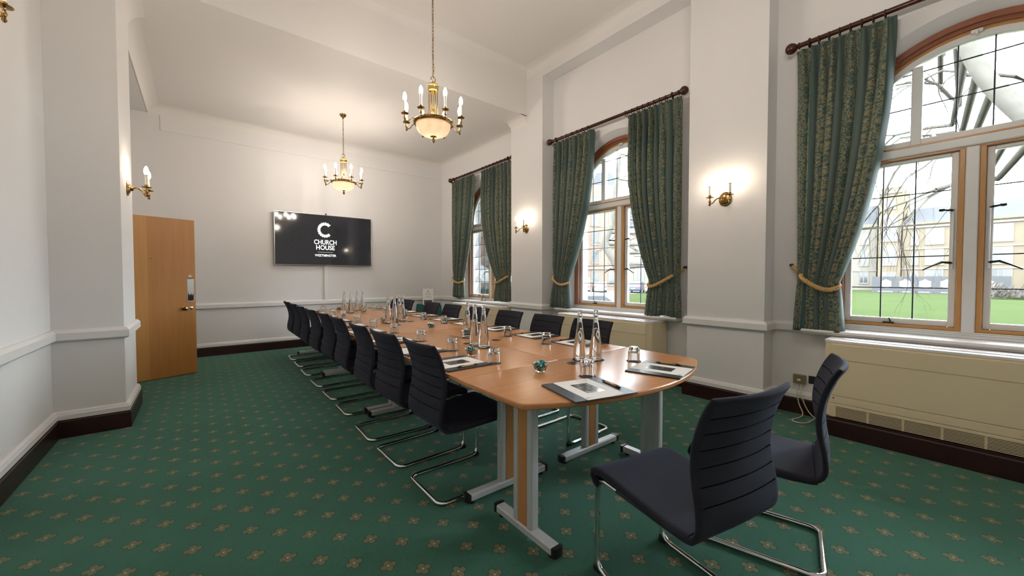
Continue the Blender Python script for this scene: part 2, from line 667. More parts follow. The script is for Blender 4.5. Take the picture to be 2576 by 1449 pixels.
def text_mesh(body, size, bold=0.0, align='CENTER'):
    cu = bpy.data.curves.new('lettering', 'FONT')
    cu.body = body
    cu.size = size
    cu.align_x = align
    cu.align_y = 'CENTER'
    cu.offset = bold
    ob = bpy.data.objects.new('lettering', cu)
    COL.objects.link(ob)
    dg = bpy.context.evaluated_depsgraph_get()
    dg.update()
    me = bpy.data.meshes.new_from_object(ob.evaluated_get(dg))
    bpy.data.objects.remove(ob, do_unlink=True)
    return me


# ------------------------------------------------------------------ room shell
YT = 7.975            # television wall
XP, XW, XO = 4.147, 4.39, 4.80   # pier face, window wall face, outer face of the wall
XL = -0.915           # door-side wall
XLP = -0.505          # its pier
YN = -2.6             # wall behind
ZF, ZN = 3.885, 4.60  # far / near ceiling
YB = 4.717            # step between the two ceilings
ZLIN = 4.383
P1 = (4.35, 5.115)
P2 = (1.307, 2.048)
P3 = (-1.95, -1.2)
LP = (4.63, 5.38)
WIN = [6.20, 3.184, 0.07]     # window centres
SPR, ROP, ROI = 2.41, 0.872, 0.80   # springing, opening radius at wall face / at frame
SILL = 0.82

fl = MB().box(-3.2, XO, YN - 0.2, YT + 0.2, -0.12, 0.0)
struct(fl.build('floor', 'green_carpet', smooth=False), 'dark green carpet with small gold flower motifs')

# ceiling: near slab, far slab whose front face is the downstand
c = MB()
c.box(-3.0, XO, YN - 0.2, YB, ZN, 5.0)
c.box(-3.0, XO, YB, YT + 0.25, ZF, 5.0)
ceil = struct(c.build('ceiling', 'ceiling_paint', smooth=False), 'cream plaster ceiling with a stepped beam')


def cove_prof(z, r, n=6):
    """concave quarter from wall (off 0, z-r) to ceiling (off r, z)"""
    p = [(0.0, z + 0.01), (0.0, z - r)]
    for k in range(1, n + 1):
        a = k / n * PI / 2
        p.append((r - r * math.cos(a), z - r + r * math.sin(a)))
    p[-1] = (r, z - 0.0005)
    p.append((r, z + 0.01))
    return p


cv = MB()
cv.sweep([(XP, YB), (XP, P1[1])], cove_prof(ZF, 0.13))
cv.sweep([(XP + 0.0, P1[1]), (XW, P1[1]), (XW, YT), (-0.555, YT), (-0.555, LP[1])], cove_prof(ZF, 0.13))
cv.sweep([(XLP, LP[1]), (XLP, YB)], cove_prof(ZF, 0.13))
o = cv.build('cove', 'ceiling_paint', ceil, angle=40)
cv = MB()
cv.sweep([(XP, YN), (XP, YB), (XL, YB), (XL, YN)], cove_prof(ZN, 0.12))
cv.build('cove', 'ceiling_paint', ceil, angle=40)

# television wall
wt = MB().box(-3.0, XO, YT, YT + 0.25, 0, ZF)
wt.box(-0.42, 4.24, YT - 0.012, YT, 3.525, 3.755)
struct(wt.build('wall_far', 'wall_paint', smooth=False), 'white painted wall with a shallow frieze behind the television')

# door-side wall with its pier, lintel and doorway
DY0, DY1, DZ = 5.52, 6.40, 2.06
wl = MB()
wl.box(XL - 0.25, XL, YN - 0.2, LP[0], 0, ZN)
wl.box(XL - 0.25, XLP, LP[0], LP[1], 0, ZN)
wl.box(XL - 0.25, XL, LP[1], DY0, 0, 3.76)
wl.box(XL - 0.25, XL, DY1, YT, 0, 3.76)
wl.box(XL - 0.25, XL, DY0, DY1, DZ, 3.76)
wl.box(XL - 0.25, -0.555, LP[1], YT, 3.76, ZN)
wl.box(-3.0, -2.8, 5.0, YT, 0, 3.0)          # passage beyond the doorway
wl.box(-3.0, XL - 0.25, 5.0, 5.1, 0, 3.0)
wl.box(-3.0, XL - 0.25, 5.0, YT, 2.9, 3.0)
struct(wl.build('wall_left', 'wall_paint', smooth=False), 'white painted wall with a square pier and door recess')
wr = MB().box(-3.0, XO, YN - 0.25, YN, 0, 5.0)
struct(wr.build('wall_near', 'wall_paint', smooth=False), 'white painted wall behind the viewer')


# window wall: piers, lintels and three arched openings
def arch_outline(cy, r, n=28):
    pts = [(cy - r, SILL), (cy - r, SPR)]
    pts += [(cy + r * math.cos(PI - PI * k / n), SPR + r * math.sin(PI - PI * k / n)) for k in range(1, n)]
    pts += [(cy + r, SPR), (cy + r, SILL)]
    return pts


def arch_panel(mb, y0, y1, z0, z1, cy, r, x):
    """flat wall at x with an arched hole"""
    A = arch_outline(cy, r)
    n = len(A)
    outer = []
    for (y, z) in A:
        if z <= SPR + 1e-6:
            outer.append((y0 if y < cy else y1, z))
        else:
            outer.append((y0 + (y1 - y0) * (0.5 - 0.5 * math.cos(math.atan2(z - SPR, cy - y))) if False else y, z1))
    b = len(mb.v)
    mb.v += [(x, y, z) for y, z in A] + [(x, y, z) for y, z in outer]
    for k in range(n - 1):
        if A[k][1] <= SPR and A[k + 1][1] > SPR:
            mb.v += [(x, y0, z1)]
            mb.f.append((b + k, b + k + 1, b + n + k + 1, len(mb.v) - 1, b + n + k))
        elif A[k + 1][1] <= SPR and A[k][1] > SPR:
            mb.v += [(x, y1, z1)]
            mb.f.append((b + k, b + k + 1, b + n + k + 1, len(mb.v) - 1, b + n + k))
        else:
            mb.f.append((b + k, b + k + 1, b + n + k + 1, b + n + k))
    mb.poly([(x, y0, z0), (x, y1, z0), (x, y1, SILL), (x, cy + r, SILL), (x, cy - r, SILL), (x, y0, SILL)], [(0, 1, 2, 3, 4, 5)])


ww = MB()
bays = [(P1[1], YT, ZF, WIN[0]), (P2[1], P1[0], ZLIN, WIN[1]), (P3[1], P2[0], ZLIN, WIN[2])]
for (y0, y1, zt, cy) in bays:
    arch_panel(ww, y0, y1, 0.0, zt, cy, ROP, XW)
    arch_panel(ww, y0, y1, 0.0, zt, cy, ROI, XO)
    A, B_ = arch_outline(cy, ROP), arch_outline(cy, ROI)
    n = len(A)
    b = len(ww.v)
    ww.v += [(XW, *p) for p in A] + [(4.50, *p) for p in B_] + [(XO, *p) for p in B_]
    for k in range(n - 1):
        ww.f.append((b + k, b + k + 1, b + n + k + 1, b + n + k))
        ww.f.append((b + n + k, b + n + k + 1, b + 2 * n + k + 1, b + 2 * n + k))
    ww.f.append((b, b + n - 1, b + 2 * n - 1, b + n))
    ww.f.append((b + n, b + 2 * n - 1, b + 3 * n - 1, b + 2 * n))
for p in (P1, P2, P3):
    ww.box(XP, XO, p[0], p[1], 0, ZF if p is P1 else ZN)
ww.box(XP, XO, YB, P1[1], ZF, ZN)
ww.box(XP, XO, P1[0], YB, ZF, ZN)
ww.box(XP, XO, YN, P3[0], 0, ZN)
ww.box(XP, XO, P2[1], P1[0], ZLIN, ZN)
ww.box(XP, XO, P3[1], P2[0], ZLIN, ZN)
struct(ww.build('wall_right', 'wall_paint', smooth=True, angle=30), 'white window wall with square piers and arched openings')

# chair rail, white skirting, dark baseboard
RAIL = [(0, 0.765), (0.022, 0.772), (0.034, 0.783), (0.034, 0.838), (0.022, 0.852), (0.016, 0.861), (0, 0.863)]
WSK = [(0, 0.146), (0.026, 0.146), (0.026, 0.182), (0.020, 0.190), (0.017, 0.202), (0.008, 0.210), (0, 0.211)]
DSK = [(0, 0.0005), (0.034, 0.0005), (0.034, 0.132), (0.028, 0.138), (0.028, 0.1462), (0, 0.1462)]
AW = 1.02   # half width of sill / cabinet zone


def right_paths(gap):
    g = []
    segs = [[(XP, YN), (XP, P3[1]), (XW, P3[1]), (XW, WIN[2] - gap)],
            [(XW, WIN[2] + gap), (XW, P2[0]), (XP, P2[0]), (XP, P2[1]), (XW, P2[1]), (XW, WIN[1] - gap)],
            [(XW, WIN[1] + gap), (XW, P1[0]), (XP, P1[0]), (XP, P1[1]), (XW, P1[1]), (XW, WIN[0] - gap)],
            [(XW, WIN[0] + gap), (XW, YT)]]
    return segs


LEFT = [[(XL, YT), (XL, DY1 + 0.08)], [(XL, DY0 - 0.08), (XL, LP[1]), (XLP, LP[1]), (XLP, LP[0]), (XL, LP[0]), (XL, YN)]]
FAR = [[(XW, YT), (XL, YT)]]
NEAR = [[(XL, YN), (XP, YN)]]
SIDES = dict(right=right_paths(0.80), far=FAR, left=LEFT, near=NEAR)
k = 0
for side, segs in SIDES.items():
    bb, ws, rl = MB(), MB(), MB()
    for s_ in segs:
        bb.sweep(s_, DSK)
        ws.sweep(s_, WSK)
    for s_ in (right_paths(0.99) if side == 'right' else segs):
        rl.sweep(s_, RAIL)
    struct(bb.build('baseboard_' + side, 'mahogany_board'), 'dark mahogany baseboard')
    k += 1
    struct(ws.build('trim_%d' % k, 'trim_paint'), 'white moulded skirting above the baseboard')
    k += 1
    struct(rl.build('trim_%d' % k, 'trim_paint'), 'white chair rail')


# ------------------------------------------------------------------ windows
def clip_disc(poly, cy, cz, r, n=40):
    """clip a convex (y,z) polygon to a disc"""
    out = poly
    D = [(cy + r * math.cos(2 * PI * k / n), cz + r * math.sin(2 * PI * k / n)) for k in range(n)]
    for k in range(n):
        a, b = D[k], D[(k + 1) % n]
        src, out = out, []
        if not src:
            return []

        def side(p):
            return (b[0] - a[0]) * (p[1] - a[1]) - (b[1] - a[1]) * (p[0] - a[0])
        for i in range(len(src)):
            p, q = src[i - 1], src[i]
            sp, sq = side(p), side(q)
            if (sp >= 0) != (sq >= 0):
                t = sp / (sp - sq)
                out.append((p[0] + (q[0] - p[0]) * t, p[1] + (q[1] - p[1]) * t))
            if sq >= 0:
                out.append(q)
    return out


def ring(mb, cy, cz, r0, r1, x0, x1, n=32):
    """half ring r0..r1 above cz, from x0 to x1"""
    for k in range(n):
        a, b = PI * k / n, PI * (k + 1) / n
        q = [(cy + r * math.cos(t), cz + r * math.sin(t)) for r, t in ((r0, a), (r1, a), (r1, b), (r0, b))]
        mb.poly([(x0, *p) for p in q] + [(x1, *p) for p in q], [(0, 1, 2, 3), (7, 6, 5, 4), (1, 5, 6, 2), (0, 3, 7, 4)])


GX = 4.565        # glazing plane
pane_me = None


def make_window(n, cy):
    global pane_me
    root = struct(empty('window_%d' % n, (4.50, cy, SILL)), 'arched leaded window with white casements in a wooden frame')

    def B(mb, name, mat, par=root, **kw):
        mb.v = [(x - 4.50, y, z - SILL) for x, y, z in mb.v]
        return mb.build(name, mat, par, **kw)
    # outer wooden frame: arched head and jambs, moulded in two steps
    f = MB()
    ring(f, 0, SPR, 0.757, 0.801, 4.485, 4.62)
    ring(f, 0, SPR, 0.728, 0.758, 4.510, 4.62)
    B(f, 'arched_head', 'frame_red_wood', angle=25)
    f = MB()
    ring(f, 0, SPR, 0.706, 0.730, 4.53, 4.62)
    B(f, 'head_bead', 'frame_oak', angle=25)
    j = MB()
    for s in (-1, 1):
        y0, y1 = sorted((s * 0.728, s * 0.801))
        j.cbox(4.485, 4.62, y0, y1, 0.868, SPR, 0.004)
    B(j, 'jamb', 'frame_pink_wood')
    j = MB()
    j.cbox(4.50, 4.62, 0.034, 0.066, 0.885, 2.262, 0.004)
    j.cbox(4.50, 4.62, -0.066, -0.034, 0.885, 2.262, 0.004)
    j.cbox(4.50, 4.62, -0.728, 0.728, 0.868, 0.893, 0.004)
    j.cbox(4.50, 4.62, -0.77, 0.77, 2.252, 2.268, 0.003)
    j.cbox(4.495, 4.62, -0.77, 0.77, 2.336, 2.352, 0.003)
    B(j, 'oak_beading', 'frame_oak')
    j = MB()
    j.cbox(4.490, 4.62, -0.034, 0.034, 0.83, 2.262, 0.006)
    B(j, 'mullion', 'window_paint')
    j = MB()
    j.cbox(4.484, 4.62, -0.801, 0.801, 2.268, 2.336, 0.008)
    B(j, 'transom', 'window_paint')
    # stepped board under the casements and the sill board
    j = MB()
    j.cbox(4.470, 4.62, -0.801, 0.801, 0.8205, 0.842, 0.004)
    j.cbox(4.480, 4.62, -0.801, 0.801, 0.842, 0.857, 0.003)
    j.cbox(4.488, 4.62, -0.801, 0.801, 0.857, 0.868, 0.003)
    B(j, 'sub_sill', 'window_paint')
    j = MB()
    j.cbox(4.215, 4.50, -0.97, 0.97, 0.795, 0.8205, 0.006)
    j.cbox(4.235, 4.39, -0.96, 0.96, 0.778, 0.796, 0.004)
    B(j, 'window_sill', 'trim_paint')
    # casements
    for s in (-1, 1):
        ya, yb = 0.066, 0.728
        f = MB()
        yy = lambda a, b: sorted((s * a, s * b))
        f.cbox(4.535, 4.59, *yy(ya, ya + 0.040), 0.893, 2.252, 0.005)
        f.cbox(4.535, 4.59, *yy(yb - 0.046, yb), 0.893, 2.252, 0.005)
        f.cbox(4.535, 4.59, *yy(ya + 0.04, yb - 0.046), 0.893, 0.940, 0.005)
        f.cbox(4.535, 4.59, *yy(ya + 0.04, yb - 0.046), 2.222, 2.252, 0.005)
        cs = B(f, 'casement', 'window_paint')
        g0, g1, z0, z1 = ya + 0.040, yb - 0.046, 0.940, 2.222
        pw, ph = (g1 - g0) / 3, (z1 - z0) / 5
        if pane_me is None:
            pane_me = MB().box(-0.002, 0.002, -pw / 2 + 0.003, pw / 2 - 0.003, -ph / 2 + 0.003, ph / 2 - 0.003).mesh('pane')
            pane_me.materials.append(MT['window_glass'])
        for a in range(3):
            for b in range(5):
                link('pane', pane_me, cs, (GX - 4.50, s * (g0 + pw * (a + 0.5)), z0 + ph * (b + 0.5) - SILL))
        ld = MB()
        for a in (1, 2):
            y = s * (g0 + pw * a)
            ld.cbox(GX - 0.006, GX + 0.006, y - 0.0045, y + 0.0045, z0, z1, 0.002)
        for b in (1, 2, 4):
            z = z0 + ph * b
            ld.cbox(GX - 0.006, GX + 0.006, *yy(g0, g1), z - 0.0042, z + 0.0042, 0.002)
        B(ld, 'leading', 'lead', cs)
        wb = MB()
        z = z0 + ph * 3
        wb.cbox(GX - 0.010, GX + 0.010, *yy(g0, g1), z - 0.006, z + 0.006, 0.002)
        B(wb, 'glazing_bar', 'window_paint', cs)
        # bolt rod with two knobs, cockspur lever and stay
        h = MB()
        y = s * (ya + 0.022)
        h.tube([(4.522, y, 1.35), (4.522, y, 1.80)], 0.006, 8)
        B(h, 'bolt_rod', 'window_paint', cs)
        h = MB()
        h.tube([(4.53, y, 1.80), (4.50, y + s * 0.012, 1.80), (4.495, y + s * 0.05, 1.806)], [0.007, 0.009, 0.007], 8)
        h.lathe([(0.0, -0.012), (0.016, -0.008), (0.019, 0.0), (0.016, 0.008), (0, 0.012)], 12, (4.497, y + s * 0.06, 1.806))
        h.tube([(4.53, y, 1.395), (4.50, y + s * 0.01, 1.395), (4.492, y + s * 0.05, 1.402), (4.485, y + s * 0.10, 1.375), (4.482, y + s * 0.155, 1.340)], [0.006, 0.010, 0.010, 0.006, 0.005], 8)
        B(h, 'lever_handle', 'dark_metal', cs)
        h = MB()
        h.tube([(4.53, s * 0.42, 0.905), (4.51, s * 0.42, 0.910), (4.50, s * 0.43, 0.945)], 0.005, 6)
        h.cbox(4.515, 4.535, *yy(0.40, 0.47), 0.900, 0.908, 0.002)
        B(h, 'casement_stay', 'dark_metal', cs)
    # arched top light
    f = MB()
    ring(f, 0, SPR, 0.660, 0.708, 4.535, 4.59)
    for y0, y1 in ((-0.335, -0.272), (0.272, 0.335)):
        zt = SPR + math.sqrt(0.664 ** 2 - 0.335 ** 2)
        f.cbox(4.53, 4.595, y0, y1, 2.352, zt, 0.005)
    f.cbox(4.535, 4.59, -0.70, 0.70, 2.352, 2.402, 0.005)
    for s in (-1, 1):
        f.cbox(4.535, 4.59, *sorted((s * 0.660, s * 0.708)), 2.40, SPR, 0.003)
    tl = B(f, 'top_light', 'window_paint', angle=25)
    zs = [2.402, 2.672, 2.945, 3.10]
    cols = [(-0.67, -0.51), (-0.51, -0.335), (-0.272, -0.09), (-0.09, 0.09), (0.09, 0.272), (0.335, 0.51), (0.51, 0.67)]
    for (y0, y1) in cols:
        for b in range(3):
            q = clip_disc([(y0 + .003, zs[b] + .003), (y1 - .003, zs[b] + .003), (y1 - .003, zs[b + 1] - .003), (y0 + .003, zs[b + 1] - .003)], 0, SPR, 0.664)
            if len(q) < 3:
                continue
            ar = abs(sum(q[i - 1][0] * q[i][1] - q[i][0] * q[i - 1][1] for i in range(len(q)))) / 2
            if ar < 0.0008:
                continue
            pm = MB().prism_x(q, GX - 0.002, GX + 0.002)
            B(pm, 'pane', 'window_glass', tl, smooth=False)
    ld = MB()
    for y in (-0.51, -0.09, 0.09, 0.51):
        zt = SPR + math.sqrt(0.664 ** 2 - y * y)
        ld.cbox(GX - 0.006, GX + 0.006, y - 0.0045, y + 0.0045, 2.402, zt, 0.002)
    for z in zs[1:3]:
        hw = math.sqrt(0.664 ** 2 - (z - SPR) ** 2)
        for a, b in ((-0.664, -0.335), (-0.272, 0.272), (0.335, 0.664)):
            a, b = max(a, -hw), min(b, hw)
            if b - a > 0.02:
                ld.cbox(GX - 0.006, GX + 0.006, a, b, z - 0.0042, z + 0.0042, 0.002)
    B(ld, 'leading', 'lead', tl)
    ct = MB()
    ct.cbox(4.508, 4.54, -0.03, 0.03, SPR + 0.692, SPR + 0.719, 0.004)
    ct.tube([(4.50, 0, SPR + 0.702), (4.495, 0, SPR + 0.672)], 0.008, 8)
    B(ct, 'fanlight_catch', 'white_plastic', tl)


for i, cy in enumerate(WIN):
    make_window(i + 1, cy)

# ------------------------------------------------------------------ curtains, rods, tiebacks
XC = 4.245
ZROD = 3.375


def rod(y0, y1, name_where, ring_ys):
    r = empty('curtain_rod', (XC, (y0 + y1) / 2, ZROD))
    h = (y1 - y0) / 2
    MB().tube([(0, -h, 0), (0, h, 0)], 0.021, 14).build('pole', 'bronze_rod', r)
    for s in (-1, 1):
        m = MB().lathe([(0.0, -0.002), (0.024, 0), (0.030, 0.008), (0.022, 0.016), (0.018, 0.022), (0.034, 0.034), (0.046, 0.056), (0.048, 0.074), (0.040, 0.096), (0.022, 0.110), (0, 0.114)], 18)
        m.xf(Matrix.Translation((0, s * h, 0)) @ Matrix.Rotation(-s * PI / 2, 4, 'X'))
        m.build('finial', 'bronze_rod', r)
        b = MB()
        yb = s * (h - 0.07)
        b.tube([(0, yb, -0.022), (0.03, yb, -0.04), (XW - XC - 0.004, yb, -0.05)], 0.010, 8)
        b.cbox(XW - XC - 0.012, XW - XC - 0.0005, yb - 0.02, yb + 0.02, -0.10, 0.0, 0.003)
        b.tube([(0.0, yb + 0.027 * math.cos(a), 0) if False else (0.027 * math.cos(a), yb, 0.027 * math.sin(a)) for a in [2 * PI * k / 14 for k in range(14)]], 0.008, 6, closed=True)
        b.build('bracket', 'bronze_rod', r)
    me = MB().tube([(0.032 * math.cos(a), 0, 0.032 * math.sin(a)) for a in [2 * PI * k / 18 for k in range(18)]], 0.0045, 6, closed=True).mesh('ring')
    me.materials.append(MT['bronze_rod'])
    me.polygons.foreach_set('use_smooth', [True] * len(me.polygons))
    cyy = (y0 + y1) / 2
    for y in ring_ys:
        link('ring', me, r, (0, y - cyy, -0.011))
    tag(r, 'bronze curtain rod with ball finials ' + name_where, 'curtain rod', 'curtain rods over the windows')
    return r


def curtain(yo, yi_top, yi_tie, yo_tie, yi_bot, yo_bot, label, seed, zb, npl=9):
    """yo: outer edge at rod, yi_*: inner edge at top / tie / hem (world y)"""
    rnd = random.Random(seed)
    ztop, ztie = 3.335, 1.24
    nv, nu = 64, npl * 16
    sgn = 1 if yi_top > yo else -1
    V, F, UV = [], [], []
    cloth = abs(yi_top - yo) * 2.1
    ph = [rnd.uniform(-0.15, 0.15) for _ in range(npl + 2)]
    am = [rnd.uniform(0.55, 1.25) for _ in range(npl + 2)]
    cut = [0.0]
    for _ in range(npl):
        cut.append(cut[-1] + rnd.uniform(0.65, 1.5))
    cut = [q / cut[-1] for q in cut]
    for i in range(nv + 1):
        z = ztop + (zb - ztop) * i / nv
        if z >= ztie:
            t = (ztop - z) / (ztop - ztie)
            ease = t ** 2.3
            a = yo + (yo_tie - yo) * t
            b = yi_top + (yi_tie - yi_top) * ease
            # inner edge sags over the tieback
        else:
            t = (ztie - z) / (ztie - zb)
            t2 = t ** 0.75
            a = yo_tie + (yo_bot - yo_tie) * t2
            b = yi_tie + (yi_bot - yi_tie) * t2
        tt = (ztop - z) / (ztop - ztie)
        sharp = 1 + 5 * math.exp(-((ztop - z) / 0.16))
        wid = abs(b - a)
        for k in range(nu + 1):
            u = k / nu
            kk = 0
            while kk < npl - 1 and u > cut[kk + 1]:
                kk += 1
            s = kk + (u - cut[kk]) / (cut[kk + 1] - cut[kk])
            fr = s - kk + ph[kk] * math.sin(PI * (s - kk)) * min(1, tt * 2)
            wv = 0.5 - 0.5 * math.cos(2 * PI * fr)
            prof = (wv ** sharp)
            amp = 0.105 * am[kk] * min(1, 0.5 + tt) if z >= ztie else 0.085 * am[kk]
            near = math.exp(-((z - ztie) / 0.16) ** 2)
            amp *= (1 - 0.45 * near)
            y = a + (b - a) * u
            # pleats lean sideways a little so the folds overlap
            y += sgn * (-0.020) * math.sin(2 * PI * fr) * min(1, tt * 3)
            x = XC + 0.030 - amp * (prof - 0.35) - 0.02 * near * math.sin(PI * u)
            if ztop - z < 0.02:
                x = XC + 0.018 - 0.02 * prof
            # cloth bows away from the wall towards the inner edge
            x -= 0.035 * math.sin(PI * min(1, max(0, tt))) * u
            dz = 0.0
            if i == nv:
                dz = 0.010 * math.sin(9 * u + seed)
            V.append((x, y, z + dz))
            UV.append((u * cloth, z))
    W = nu + 1
    for i in range(nv):
        for k in range(nu):
            F.append((i * W + k, i * W + k + 1, (i + 1) * W + k + 1, (i + 1) * W + k))
    me = bpy.data.meshes.new('curtain')
    me.from_pydata(V, [], F)
    uvl = me.uv_layers.new(name='UVMap')
    for lp in me.loops:
        uvl.data[lp.index].uv = UV[lp.vertex_index]
    me.polygons.foreach_set('use_smooth', [True] * len(me.polygons))
    me.materials.append(MT['damask_curtain'])
    o = link('curtain', me)
    md = o.modifiers.new('cloth', 'SOLIDIFY')
    md.thickness = 0.004
    tag(o, label, 'curtain', 'damask curtains held back by ropes')
    return o


def tieback(yh, y_out, y_in, label, zh=1.40):
    """twisted rope from a hook on the wall at yh around the curtain"""
    sg = 1 if y_in > y_out else -1
    t = empty('tieback_rope', (XW, yh, zh))
    P = catmull([(4.372, yh, zh - 0.005), (4.30, y_out - sg * 0.01, zh - 0.07), (4.20, y_out + sg * 0.03, zh - 0.125), (4.165, (y_out + y_in) / 2, zh - 0.195),
                 (4.185, y_in - sg * 0.05, zh - 0.225), (4.25, y_in + sg * 0.015, zh - 0.20), (4.31, y_in - sg * 0.02, zh - 0.165), (4.345, (y_out + y_in) / 2, zh - 0.10), (4.372, yh + sg * 0.01, zh - 0.02)], 8)
    P = [Vector(p) - Vector((XW, yh, zh)) for p in P]
    n = len(P)
    L = [0]
    for i in range(1, n):
        L.append(L[-1] + (P[i] - P[i - 1]).length)
    m = 260
    Q = []
    j = 0
    for i in range(m + 1):
        s = L[-1] * i / m
        while j < n - 2 and L[j + 1] < s:
            j += 1
        f = (s - L[j]) / max(1e-6, L[j + 1] - L[j])
        Q.append(P[j].lerp(P[j + 1], f))
    for st in range(3):
        pts = []
        nr = Vector((0, 0, 1))
        for i in range(m + 1):
            T = (Q[min(i + 1, m)] - Q[max(i - 1, 0)]).normalized()
            nr = (nr - T * nr.dot(T)).normalized()
            bi = T.cross(nr)
            fall = min(1, min(i, m - i) / 14)
            a = 2 * PI * (L[-1] * i / m) / 0.075 + st * 2 * PI / 3
            pts.append(Q[i] + (nr * math.cos(a) + bi * math.sin(a)) * 0.0095 * fall)
        MB().tube(pts, 0.0105, 6).build('strand', 'rope', t, angle=80)
    hk = MB().lathe([(0.016, 0), (0.016, 0.003), (0.006, 0.005), (0.005, 0.03), (0.011, 0.034), (0.011, 0.04), (0, 0.042)], 12)
    hk.xf(Matrix.Rotation(-PI / 2, 4, 'Y'))
    hk.build('hook', 'dark_metal', t, loc=(-0.0005, 0, 0))
    tag(t, label, 'tieback', 'rope tiebacks')


def rings(a, b, n):
    return [a + (b - a) * (k + 0.5) / n for k in range(n)]


rod(5.25, 7.25, 'over the window nearest the television', rings(7.2, 6.45, 7) + rings(6.15, 5.35, 7))
rod(2.23, 4.22, 'over the window between two piers', rings(4.18, 3.48, 7) + rings(2.86, 2.34, 7) + [2.92])
rod(-1.00, 1.09, 'over the lawn window', rings(1.06, 0.50, 8) + rings(-0.95, -0.4, 8))
ZH = 0.835
curtain(7.33, 6.42, 6.86, 7.22, 6.82, 7.25, 'green and gold damask curtain beside the television wall', 1, ZH + 0.03)
curtain(5.29, 6.20, 5.70, 5.30, 5.76, 5.30, 'damask curtain on the pier side of the window nearest the television', 2, ZH + 0.02)
curtain(4.25, 3.44, 3.92, 4.20, 3.88, 4.27, 'green and gold damask curtain between a pier sconce and the tree outside', 3, ZH)
curtain(2.20, 2.91, 2.58, 2.205, 2.64, 2.19, 'green and gold damask curtain hiding half of the window by the big pier sconce', 4, ZH - 0.01)
curtain(1.12, 0.47, 0.79, 1.07, 0.75, 1.10, 'green and gold damask curtain above the socket and flex beside the lawn window', 5, ZH - 0.03)
curtain(-0.98, -0.34, -0.66, -0.94, -0.62, -0.97, 'green and gold damask curtain on the far side of the lawn window', 6, ZH - 0.03)
tieback(7.30, 7.20, 6.87, 'gold rope tieback around the curtain beside the television wall')
tieback(5.25, 5.33, 5.69, 'gold rope tieback on the pier side of the window nearest the television')
tieback(4.29, 4.20, 3.93, 'gold rope tieback around the curtain next to the pier with a small sconce')
tieback(2.19, 2.27, 2.57, 'gold rope tieback pulled taut beside the big pier sconce')
tieback(1.16, 1.06, 0.80, 'gold rope tieback on the curtain above the socket and flex')
tieback(-1.02, -0.93, -0.67, 'gold rope tieback on the far side of the lawn window')


# ------------------------------------------------------------------ heater cabinets under the windows
def cabinet(y0, y1, label):
    XF, XBK = 3.985, 4.352
    cy = (y0 + y1) / 2
    r = empty('heater_cabinet', (XF, cy, 0))
    hw = (y1 - y0) / 2
    b = MB()
    out = [(0.004, -hw + 0.045), (0.004, hw - 0.045), (0.05, hw), (XBK - XF, hw), (XBK - XF, -hw), (0.05, -hw)]
    b.prism(out, 0.152, 0.755)
    b.build('body', 'cream_metal', r, smooth=False)
    t = MB()
    t.prism([(0.0, -hw + 0.040), (0.0, hw - 0.040), (0.045, hw + 0.004), (XBK - XF, hw + 0.004), (XBK - XF, -hw - 0.004), (0.045, -hw - 0.004)], 0.755, 0.772)
    t.cbox(0.09, XBK - XF - 0.13, -hw + 0.10, hw - 0.10, 0.772, 0.777, 0.001)
    t.build('top_grille', 'trim_paint', r, smooth=False)
    w2 = hw - 0.048
    MB().cbox(-0.006, 0.006, -w2, w2, 0.326, 0.742, 0.002).build('front_panel', 'cream_metal', r)
    MB().cbox(-0.010, -0.004, -w2, w2, 0.620, 0.742, 0.0015).build('upper_panel', 'cream_metal', r)
    MB().cbox(-0.006, 0.006, -w2, w2, 0.264, 0.323, 0.002).build('access_strip', 'cream_metal', r)
    g = MB()
    g.cbox(-0.006, 0.006, -w2, w2, 0.238, 0.261, 0.002)
    g.cbox(-0.006, 0.006, w2 - 0.035, w2, 0.152, 0.238, 0.002)
    g.cbox(-0.006, 0.006, -w2, -w2 + 0.035, 0.152, 0.238, 0.002)
    for q in range(1, 7):
        y = -w2 + 0.035 + (2 * w2 - 0.07) * q / 7
        g.box(-0.001, 0.003, y - 0.006, y + 0.006, 0.152, 0.238)
    g.build('grille_frame', 'cream_metal', r)
    MB().box(0.0025, 0.0045, -w2, w2, 0.152, 0.24).build('grille_void', 'slot_black', r, smooth=False)
    sm = MB().cbox(-0.005, 0.0, -w2 + 0.034, w2 - 0.034, -0.0022, 0.0022, 0.001).mesh('slat')
    sm.materials.append(MT['cream_metal'])
    for q in range(9):
        link('slat', sm, r, (0, 0, 0.158 + 0.0092 * q))
    p = MB()
    p.sweep([(XBK - XF, -hw - 0.01), (-0.012, -hw - 0.01), (-0.012, hw + 0.01), (XBK - XF, hw + 0.01)], [(0, 0.0005), (0.022, 0.0005), (0.022, 0.128), (0.014, 0.136), (0.014, 0.150), (0, 0.150)])
    p.box(-0.012, XBK - XF, -hw - 0.01, hw + 0.01, 0.0005, 0.150)
    p.build('plinth', 'mahogany_board', r)
    sc = MB()
    sc.lathe([(0.005, 0), (0.005, 0.002), (0, 0.0025)], 10)
    sc.xf(Matrix.Rotation(-PI / 2, 4, 'Y'))
    sc.build('screw', 'dark_metal', r, loc=(-0.006, w2 - 0.02, 0.305))
    MB().cbox(-0.0075, -0.006, -0.30, -0.235, 0.288, 0.293, 0.0003).build('tape_mark', 'stain_yellow', r)
    tag(r, label, 'heater', 'heater cabinets under the windows')
    return r


cabinet(-0.69, 0.82, 'cream metal heater cabinet with a slatted grille under the lawn window')
cabinet(2.40, 3.89, 'cream metal heater cabinet under the window between the two piers')
cabinet(5.22, 6.86, 'cream metal heater cabinet under the window nearest the television')

